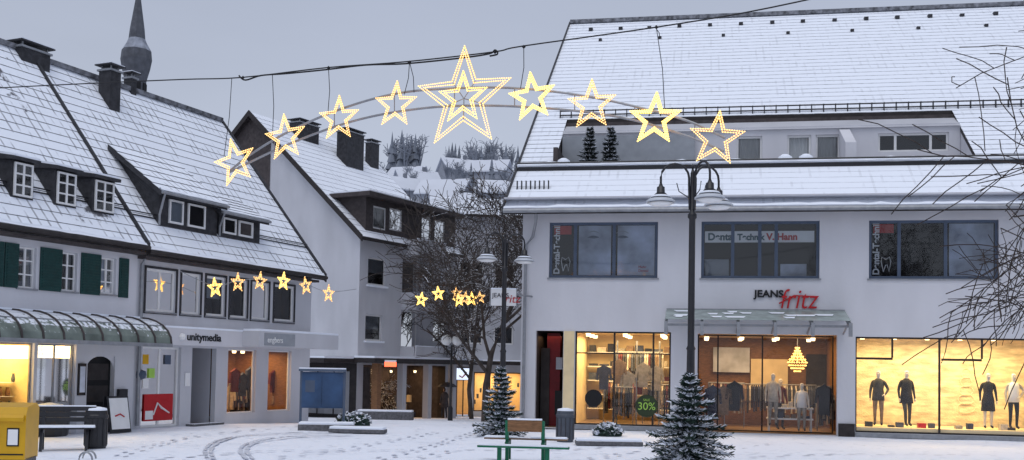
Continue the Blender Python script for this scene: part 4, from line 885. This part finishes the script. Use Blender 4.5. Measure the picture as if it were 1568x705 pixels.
# ================================================= TREES
bare_tree('bare_street_tree',gp(742,646)*1,11.0,.19,3,levels=5,spread=.45,first=.25,minr=.014,mt=m_barkc,nch=4)
p=gp(722,642); p.z=G(p.y); bare_tree('bare_street_tree',p,11.5,.15,9,levels=5,spread=.45,first=.25,minr=.015,mt=m_barkc)
p=wp(1668,560,17); bare_tree('bare_street_tree',(p.x,17,0),8.6,.14,21,levels=5,spread=.65,first=.3,minr=.008,mt=m_barkd,droop=.06,wide=1.1,nch=4)
fir('small_fir_tree',(*gp(765,668).xy,0),2.0,.66,5,tiers=14,snow=.5,nb=10)
pl=gp(1052,712); fir('small_fir_tree',(pl.x-.05,pl.y-.5,0),1.95,1.0,8,tiers=13,snow=.5,nb=11)
p=gp(562,640); bare_tree('small_bare_shrub',(p.x,p.y,G(p.y)),2.6,.05,31,levels=4,spread=.7,first=.1,minr=.012,mt=m_bark,wide=1.2)
p=gp(600,640); bare_tree('small_bare_shrub',(p.x,p.y,G(p.y)),1.2,.04,33,levels=4,spread=.8,first=.05,minr=.012,mt=m_bark,wide=1.2)
def snowbush(name,px,py,w,h_,seed):
    p=gp(px,py); rnd=random.Random(seed); mb=MB(); n=420
    for i in range(n):
        a=rnd.random()*6.28; e=rnd.random()**.6*1.45; r=1-.25*rnd.random()
        q=V(p)+V((math.cos(a)*math.sin(e)*w/2*r,math.sin(a)*math.sin(e)*w/2*.8*r,math.cos(e)*h_*r+.03)); s=.03+.05*rnd.random()
        t=V((rnd.gauss(0,1),rnd.gauss(0,1),rnd.gauss(0,.5))).normalized(); b2=t.cross(V((rnd.gauss(0,.4),rnd.gauss(0,.4),1))).normalized()
        mb.face([q-t*s,q+b2*s*.8,q+t*s,q-b2*s*.8],m_firs if rnd.random()<.5+.4*math.cos(e) else m_fir)
    mb.lathe(p,[(w*.42,0),(w*.40,h_*.45),(w*.26,h_*.78),(w*.05,h_*.88)],m_fir,12,1,.8)
    mb.obj(name,origin=p)
snowbush('snowy_bush',930,668,1.0,.38,1); snowbush('snowy_bush',541,652,1.3,.45,2)
# ================================================= STAR ARCH
Lp=wp(350,255,18.6); Rp=wp(1100,215,15.4); ar=Fr((Lp.x,Lp.y,0),(Rp.x-Lp.x,Rp.y-Lp.y,0),(V((Rp.x-Lp.x,Rp.y-Lp.y,0)).cross(V((0,0,1)))))
ra=empty('star_light_arch',ar.p(4,0,6))
def smoothpts(P,n=8):
    out=[]
    for i in range(len(P)-1):
        p0=P[max(i-1,0)];p1=P[i];p2=P[i+1];p3=P[min(i+2,len(P)-1)]
        for k in range(n):
            t=k/n; out.append(.5*((2*p1)+(p2-p0)*t+(2*p0-5*p1+4*p2-p3)*t*t+(3*p1-p0-3*p2+p3)*t**3))
    return out+[P[-1]]
def ap(px,py,d=0): u,z=ar.hit(px,py,d); return ar.p(u,d,z)
mb=MB()
outer=[(352,262),(385,236),(440,203),(520,168),(610,143),(710,135),(800,136),(900,148),(1000,170),(1060,188),(1110,212)]
inner=[(352,264),(440,222),(540,186),(640,167),(740,162),(860,168),(960,182),(1050,208),(1108,232)]
mb.tube(smoothpts([ap(*q,-.05) for q in outer]),.020,m_metal,6); mb.tube(smoothpts([ap(*q,-.12) for q in inner]),.020,m_metal,6)
def iy(L_,x):
    for (a,b_),(c_,d_) in zip(L_,L_[1:]):
        if a<=x<=c_: return b_+(d_-b_)*(x-a)/(c_-a)
for px in range(420,1090,92):
    mb.tube([ap(px,iy(outer,px),-.05),ap(px,iy(inner,px),-.12)],.008,m_metal,4)
mb.obj('arch_frame',ra)
def star(fr,cu,cz,r,rot,name,parent,bead,bm_,sp,inner_k=.42,rings=(1,.80),d=0,tm=None,tr=.012,squash=1):
    mb=MB()
    for k in rings:
        P=[]
        for i in range(10):
            a=math.pi/2+rot+i*math.pi/5; rr=r*k if i%2==0 else r*inner_k*(k if k==1 else k*.93)
            P.append(fr.p(cu+rr*math.cos(a)*squash,d,cz+rr*math.sin(a)))
        P.append(P[0]); mb.tube(P,tr,tm or m_rope,4)
        for a,b_ in zip(P,P[1:]):
            n=max(1,int((b_-a).length/sp))
            for j in range(n): icobead(mb,a.lerp(b_,j/n)+fr.n*.01,bead,bm_)
    mb.obj(name,parent)
m_dim=emit('dim_rope_light',(.95,.53,.17),.72)
S1=[(360,249,38,.25,0),(437,211,37,.1,0),(519,182,36,.0,0),(606,161,37,-.05,0),(815,149,39,.1,1),(906,161,40,0,0),(1003,183,42,-.06,1),(1097,213,44,-.12,0)]
for (px,py,r,rot,br) in S1:
    u,z=ar.hit(px,py,.03); dp=ar.p(u,0,z).y; rr=r*dp/1600
    star(ar,u,z,rr,rot,'light_star',ra,.0125 if not br else .0165,m_beadb if br else m_bead,.036,d=.03,rings=(1,.80) if not br else (1,.88,.77),tm=m_rope if br else m_dim,tr=.011 if not br else .015)
u,z=ar.hit(710,151,.03); dp=ar.p(u,0,z).y
star(ar,u,z,82*dp/1600,0,'large_light_star',ra,.0125,m_bead,.038,inner_k=.42,rings=(1,.88),d=.03,tm=m_dim,tr=.011)
star(ar,u,z,42*dp/1600,0,'light_star',ra,.0125,m_beadb,.036,d=.06,rings=(1,.78),tm=m_rope,tr=.011)
mb=MB()
for i in range(5):
    a=math.pi/2+i*math.pi*.4+math.pi/5; mb.tube([ar.p(u,.02,z),ar.p(u+.34*math.cos(a),.02,z+.34*math.sin(a))],.008,m_metal,4)
mb.obj('star_braces',ra)
mb=MB()
cab=[(-60,140),(0,135),(140,128),(280,122),(370,119),(500,104),(620,95),(755,80),(800,71),(1005,42),(1180,12),(1400,-40),(1700,-130)]
mb.tube(smoothpts([ap(*q) for q in cab],5),.012,m_blk,5)
mb.tube(smoothpts([ap(*q) for q in((366,116),(376,123),(400,116),(440,113),(500,107),(560,100),(620,98),(700,90),(748,83),(758,77),(762,83),(750,86))],5),.015,m_blk,5)
for a,b_ in(((355,119),(343,240)),((417,113),(417,214)),((503,104),(502,175)),((627,95),(619,145)),((627,95),(634,142)),((802,72),(797,136)),((1005,42),(1018,172)),((1003,42),(1010,60))):
    A_,B_=ap(*a),ap(*b_); mid=A_.lerp(B_,.5)+ar.t*.03; mb.tube([A_,mid,B_],.006,m_blk,4)
for px,py in((372,119),(503,104),(627,96),(758,80),(802,72),(1005,42)): icobead(mb,ap(px,py),.035,m_blk)
mb.obj('suspension_cable',ra)
def garland(name,spec,f,scale_d):
    r=empty(name,f.p(0,0,0)); mb=MB(); P=[]
    for (px,py,rr,br) in spec:
        u,z=f.hit(px,py); dp=f.p(u,0,z).y; star(f,u,z,rr*dp/1600,random.uniform(-.2,.2),'light_star',r,.020*scale_d if not br else .03*scale_d,m_bead if not br else m_beadb,.07,rings=(1,.7),tm=m_dim if not br else m_rope,tr=.014 if not br else .024)
        P.append(f.p(u,-.02,z+.06))
    P=[P[0]-f.t*1.3+V((0,0,.3))]+P+[P[-1]+f.t*1.5+V((0,0,.2))]
    mb.tube(smoothpts(P,4),.010,m_metal,4); mb.obj('garland_cable',r)
a_,b_=wp(328,440,29.5),wp(504,450,34); g1=Fr((a_.x,a_.y,0),(b_.x-a_.x,b_.y-a_.y,0),V((b_.x-a_.x,b_.y-a_.y,0)).cross(V((0,0,1))))
garland('star_garland',[(329,441,15,1),(364,433,15,0),(398,431,15,0),(434,431,14,1),(468,438,14,0),(503,450,14,0)],g1,.8)
a_,b_=wp(644,458,46),wp(740,458,48); g2=Fr((a_.x,a_.y,0),(b_.x-a_.x,b_.y-a_.y,0),V((b_.x-a_.x,b_.y-a_.y,0)).cross(V((0,0,1))))
garland('star_garland',[(645,459,11,1),(671,450,11,1),(699,449,10,0),(702,460,10,1),(712,457,11,0),(722,458,11,1),(735,456,10,0)],g2,1.0)
# ================================================= STREET LAMPS
def bell(mb,p,s=1):
    mb.lathe(p,[(.03*s,.30*s),(.05*s,.24*s),(.085*s,.22*s),(.09*s,.10*s),(.13*s,.07*s)],m_iron,14)
    mb.lathe(p,[(.13*s,.07*s),(.20*s,.0*s),(.25*s,-.035*s)],m_iron,20)
    mb.lathe(p,[(.25*s,-.035*s),(.32*s,-.09*s),(.325*s,-.12*s),(.29*s,-.115*s)],m_lampw,20)
    mb.lathe(p+V((0,0,-.13*s)),[(.285*s,0),(.2*s,-.05*s),(.02,-.07*s)],m_white,16)
    mb.lathe(p,[(.17*s,.04*s),(.19*s,.035*s),(.235*s,-.01*s)],m_snow,14)
def street_lamp(base,top,arms,reach,s=1):
    e=empty('street_lamp',base); mb=MB(); b=V(base)
    mb.lathe(b,[(.17,0),(.17,.12),(.13,.18),(.13,1.0),(.15,1.03),(.10,1.1),(.085,2.4),(.105,2.43),(.075,2.5),(.07,top-1.2),(.10,top-1.17),(.10,top-1.1),(.055,top-1.05),(.05,top-.2),(.02,top-.1)],m_iron,14)
    mb.obj('post',e,True); mb=MB()
    for an in arms:
        d=V((math.cos(an),math.sin(an),0)); P=[b+V((0,0,top-1.0))+d*.06,b+V((0,0,top-.45))+d*.08]
        for k in range(9):
            a=math.pi*(1-k/8); P.append(b+V((0,0,top-.30))+d*(reach/2+.04+math.cos(a)*(reach/2-.04))+V((0,0,.30*math.sin(a))))
        P.append(b+V((0,0,top-.44))+d*reach); mb.tube(P,.026,m_iron,7); bell(mb,b+V((0,0,top-.74))+d*reach,s)
        mb.tube([b+V((0,0,top-.75))+d*.05,b+V((0,0,top-.6))+d*.3,b+V((0,0,top-.42))+d*.35],.012,m_iron,5)
    mb.lathe(b+V((0,0,top-.1)),[(.02,0),(.05,.04),(.02,.09),(.0,.12)],m_iron,8)
    mb.obj('arms_and_shades',e,True)
pl=gp(1056,707); zt=wp(1057,252,pl.y).z
street_lamp((pl.x,pl.y,0),zt,(math.pi*1.02,-1.2,.45),.70)
p2=wp(770,560,32.6); street_lamp((p2.x,32.6,0),wp(780,358,32.6).z,(math.pi*1.15,.15),.62)
pg=wp(691,560,50); e=empty('globe_street_lamp',(pg.x,50,G(50))); mb=MB(); zg=wp(690,521,50).z
mb.lathe((pg.x,50,G(50)),[(.12,0),(.12,.6),(.06,.7),(.05,zg-G(50)-.25)],m_iron,10)
m_globe=mat('opal_globe',(.8,.8,.78),.3,.02,3,0)
for s_ in(-1,1):
    mb.tube([V((pg.x,50,zg-.7)),V((pg.x+s_*.2,50,zg-.6)),V((pg.x+s_*.26,50,zg-.25))],.03,m_iron,6)
    mb.lathe((pg.x+s_*.26,50,zg),[(.02,-.26),(.16,-.21),(.25,-.08),(.26,.03),(.2,.17),(.08,.25),(.01,.26)],m_globe,14)
mb.obj('lamp_body',e,True)
# ================================================= STREET FURNITURE
pb=gp(803,707); bn=Fr((pb.x,pb.y,0),(1,-.12,0),(-.12,-1,0)); e=empty('park_bench',bn.o); mb=MB()
for x in(-.38,.38):
    mb.prism(bn,[(-.05,0),(-.05,.44),(.02,.46),(.05,.85),(-.02,.85),(-.11,.46),(-.11,0)],x-.035,x+.035,m_benchg)
    mb.prism(bn,[(.05,.34),(.05,.40),(-.5,.42),(-.5,.0),(-.43,.0),(-.43,.35)],x-.034,x+.034,m_benchg)
mb.obj('frame',e); mb=MB()
for i,d in enumerate((-.42,-.30,-.18)): mb.box(bn,-.88,.88,d-.05,d+.05,.44,.475,m_woodS)
for z in(.62,): mb.prism(bn,[(.0,z),(.035,z),(.06,z+.24),(.02,z+.24)],-.36,.36,m_wood)
mb.box(bn,-.36,.36,.01,.07,.865,.90,m_snow); mb.box(bn,-.88,-.2,-.47,-.14,.477,.50,m_snow); mb.box(bn,.1,.86,-.46,-.16,.477,.50,m_snow)
for d,z in((.25,.30),): mb.box(bn,-.95,.95,d-.12,d+.12,z,z+.04,m_benchg); mb.box(bn,-.93,.93,d-.11,d+.11,z+.041,z+.065,m_snow)
for x in(-.5,.5): mb.box(bn,x-.04,x+.04,.2,.3,0,.3,m_benchg)
mb.obj('seat_and_backrest',e)
def bin_(px,py,r,h_,m_):
    p=gp(px,py); mb=MB(); mb.lathe(p,[(r*.9,0),(r*.92,.04),(r,.06),(r,h_*.8),(r*1.06,h_*.81),(r*1.06,h_*.88),(r,h_*.9),(r*.95,h_)],m_,18)
    mb.lathe(p,[(r*.93,h_+.004),(r*.88,h_+.05),(r*.3,h_+.08)],m_snow,18)
    for i in range(12):
        a=i*math.pi/6; mb.tube([p+V((math.cos(a)*r*1.01,math.sin(a)*r*1.01,.08)),p+V((math.cos(a)*r*1.01,math.sin(a)*r*1.01,h_*.78))],.008,m_iron,4)
    mb.obj('litter_bin',origin=p,smooth=False)
m_bing=mat('bin_grey',(.07,.08,.10),.5,.15,6,.05)
bin_(865,677,.235,.82,m_bing); bin_(146,687,.24,.84,m_iron)
pb=gp(98,690); bn=Fr((pb.x,pb.y,0),(1,.35,0),(.35,-1,0)); e=empty('dark_metal_bench',bn.o); mb=MB()
for x in(-.45,.45): mb.prism(bn,[(.2,0),(.25,0),(.1,.44),(-.25,.46),(-.33,.92),(-.38,.92),(-.3,.42),(-.3,0),(-.24,0),(-.2,.38),(.04,.38)],x-.03,x+.03,m_iron)
for d in(-.22,-.08,.06,.18): mb.box(bn,-.62,.62,d-.05,d+.05,.465,.50,m_ironS)
for z in(.6,.72,.84): mb.box(bn,-.60,.60,-.36-.02,-.31,z,z+.09,m_iron)
mb.box(bn,-.6,.6,-.25,.2,.502,.535,m_snow); mb.box(bn,-.6,.6,-.39,-.31,.932,.955,m_snow)
mb.obj('bench_parts',e)
pb=gp(75,668); mb=MB(); mb.lathe(pb,[(.42,0),(.45,.05),(.5,.62),(.53,.64),(.53,.72),(.45,.72)],m_iron,14); mb.lathe(pb,[(.46,.70),(.3,.8),(.05,.85)],m_snow,12); mb.obj('round_planter',origin=pb)
# yellow mailbox
pm=wp(18,560,14.5); f=Fr((pm.x,14.5,0),(1,.12,0),(.12,-1,0)); e=empty('yellow_mailbox',f.o); mb=MB()
mb.box(f,-.30,.30,-.22,.22,.0,.62,m_iron)
mb.prism(f,[(-.28,.60),(.26,.60),(.26,1.20),(.20,1.31),(-.16,1.36),(-.28,1.30)],-.32,.30,m_yel)
mb.prism(f,[(.262,1.13),(.30,1.12),(.31,1.17),(.262,1.21)],-.30,.28,m_yel)
mb.box(f,.06,.22,.262,.27,.78,1.03,m_blk); mb.box(f,.075,.205,.271,.275,.80,1.01,m_white)
mb.tube([f.p(-.25,.275,.92),f.p(-.16,.275,1.0),f.p(-.08,.275,.97),f.p(-.05,.275,.9),f.p(-.12,.275,.86)],.014,m_blk,5); mb.box(f,-.28,.28,.262,.266,.66,.68,m_blk)
o=mb.obj('box_body',e); bv=o.modifiers.new('b','BEVEL'); bv.width=.012; bv.segments=2
mb=MB(); rr_=random.Random(4)
for i in range(9):
    x=rr_.uniform(-.26,.2); q=rr_.uniform(-.14,.12); mb.prism(f,[(q,1.335-(q+.16)*.14+.004),(q+.07,1.325-(q+.16)*.14),(q+.05,1.345-(q+.16)*.14),(q+.01,1.352-(q+.16)*.14)],x,x+rr_.uniform(.06,.14),m_snow)
mb.obj('snow_cap',e)
p=gp(492,657); f=Fr((p.x,p.y,0),(1,.1,0),(.1,-1,0)); e=empty('blue_notice_board',f.o); mb=MB()
m_bb=mat('blue_board',(.035,.075,.16),.4,.3,2,.05)
for x in(-.66,.62): mb.box(f,x,x+.07,-.05,.05,0,1.72,m_blue)
mb.box(f,-.59,.62,-.06,.04,.62,1.70,m_bb); mb.box(f,-.60,-.02,.041,.055,.66,1.66,m_bb); mb.box(f,.0,.60,.041,.055,.66,1.66,m_bb)
mb.prism(f,[(-.12,1.722),(.12,1.722),(.10,1.79),(-.10,1.79)],-.7,.7,m_blue); mb.box(f,-.69,.69,-.09,.09,1.792,1.83,m_snow)
mb.box(f,-.5,-.22,.056,.06,1.1,1.45,m_blue); mb.obj('board',e)
p=lf.p(LU(158),.5,0); f=Fr(p,lf.t,lf.n); mb=MB()
mb.prism(f,[(.2,0),(.22,0),(.05,.98),(.03,.98)],-.38,.38,m_iron); mb.prism(f,[(-.2,0),(-.22,0),(-.05,.98),(-.03,.98)],-.38,.38,m_iron); mb.prism(f,[(.215,.1),(.225,.1),(.075,.93),(.065,.93)],-.33,.33,m_white)
mb.tube([f.p(-.18,.17,.45),f.p(.0,.17,.5),f.p(.15,.17,.42)],.02,m_red,4); mb.obj('pavement_sign',origin=p)
p=gp(131,706); mb=MB(); mb.tube([p+V((.13*math.cos(a*math.pi/8),0,.02+.15*math.sin(a*math.pi/8))) for a in range(9)],.018,m_metal,6); mb.tube([p+V((-.05+.13*math.cos(a*math.pi/8),.3,.02+.15*math.sin(a*math.pi/8))) for a in range(9)],.018,m_metal,6); mb.obj('bicycle_stand',origin=p)
def slab(name,px,py,w,dd,h_,an):
    p=gp(px,py); f=Fr((p.x,p.y,G(p.y)),(math.cos(an),math.sin(an),0),(math.sin(an),-math.cos(an),0)); mb=MB()
    mb.box(f,-w/2,w/2,-dd/2,dd/2,0,h_,m_gran); mb.box(f,-w/2+.02,w/2-.02,-dd/2+.02,dd/2-.02,h_+.002,h_+.06,m_snow)
    o=mb.obj(name,origin=p); b=o.modifiers.new('b','BEVEL'); b.width=.02; b.segments=2
slab('stone_slab_seat',500,660,1.6,.6,.2,.1); slab('stone_slab_seat',548,663,1.6,.5,.12,-.1); slab('stone_slab_seat',932,682,1.7,.6,.12,0); slab('stone_planter',590,643,2.6,.8,.4,0)
# ================================================= PERSON WITH UMBRELLA
p=gp(680,641); e=empty('person_with_umbrella',p)
coat=cloth((.06,.055,.06)); tro=cloth((.03,.035,.05))
figure('body',p,math.pi+.3,1.75,e,[m_skin,coat,tro,m_blk,cloth((.05,.03,.02))],{'elR':(-.24,-.10,1.18),'wrR':(-.15,-.25,1.28),'paR':(-.14,-.27,1.34),'knL':(.1,-.12,.52),'anL':(.1,-.16,.10),'toL':(.1,-.31,.05),'knR':(-.1,.0,.5),'anR':(-.1,.2,.12),'toR':(-.1,.08,.04)})
mb=MB(); mb.lathe(p,[(.25,.62),(.22,.9),(.19,1.08),(.21,1.3),(.17,1.40),(.08,1.49)],coat,14,1,.8); mb.obj('coat',e,True)
mb=MB(); hc=p+V((.12,.25,0)); mb.tube([hc+V((0,0,1.25)),hc+V((0,0,2.05))],.012,m_iron,5)
mb.lathe(hc,[(.55,1.76),(.5,1.84),(.38,1.93),(.2,2.0),(.02,2.03)],mat('umbrella_cloth',(.05,.05,.06),.6,.1,4,0),8); mb.obj('umbrella',e)
# ================================================= WORLD & LIGHT
w=bpy.data.worlds.new('World'); S.world=w; w.use_nodes=True; nt=w.node_tree; nt.nodes.clear(); L=nt.links
o=nn(nt,'ShaderNodeOutputWorld'); sk=nn(nt,'ShaderNodeTexSky'); sk.sky_type='NISHITA'; sk.sun_disc=False; sk.sun_elevation=math.radians(55); sk.sun_rotation=math.radians(200)
b1=nn(nt,'ShaderNodeBackground'); b1.inputs[1].default_value=.008; L.new(sk.outputs[0],b1.inputs[0])
tc=nn(nt,'ShaderNodeTexCoord'); sx=nn(nt,'ShaderNodeSeparateXYZ'); L.new(tc.outputs['Generated'],sx.inputs[0])
cr=nn(nt,'ShaderNodeValToRGB'); cr.color_ramp.elements[0].position=0; cr.color_ramp.elements[0].color=(.545,.59,.69,1); cr.color_ramp.elements[1].position=.45; cr.color_ramp.elements[1].color=(.405,.45,.57,1)
L.new(sx.outputs[2],cr.inputs[0])
no=nn(nt,'ShaderNodeTexNoise'); no.inputs['Scale'].default_value=2.2; no.inputs['Detail'].default_value=5
mp=nn(nt,'ShaderNodeMapping'); mp.inputs['Scale'].default_value=(1,1,3); L.new(tc.outputs['Generated'],mp.inputs[0]); L.new(mp.outputs[0],no.inputs['Vector'])
mr=nn(nt,'ShaderNodeMapRange'); mr.inputs['From Min'].default_value=.3; mr.inputs['From Max'].default_value=.7; mr.inputs['To Min'].default_value=.95; mr.inputs['To Max'].default_value=1.05; L.new(no.outputs['Fac'],mr.inputs['Value'])
vm=nn(nt,'ShaderNodeVectorMath',operation='SCALE'); L.new(cr.outputs[0],vm.inputs[0]); L.new(mr.outputs[0],vm.inputs['Scale'])
b2=nn(nt,'ShaderNodeBackground'); b2.inputs[1].default_value=.96; L.new(vm.outputs[0],b2.inputs[0])
ad=nn(nt,'ShaderNodeAddShader'); L.new(b1.outputs[0],ad.inputs[0]); L.new(b2.outputs[0],ad.inputs[1]); L.new(ad.outputs[0],o.inputs[0])
s=bpy.data.lights.new('sun','SUN'); s.energy=1.25; s.angle=math.radians(50); s.color=(1,.985,.97); so=bpy.data.objects.new('sun',s); S.collection.objects.link(so); so.rotation_euler=(math.radians(20),0,math.radians(-20))
print('objects',len(bpy.data.objects))
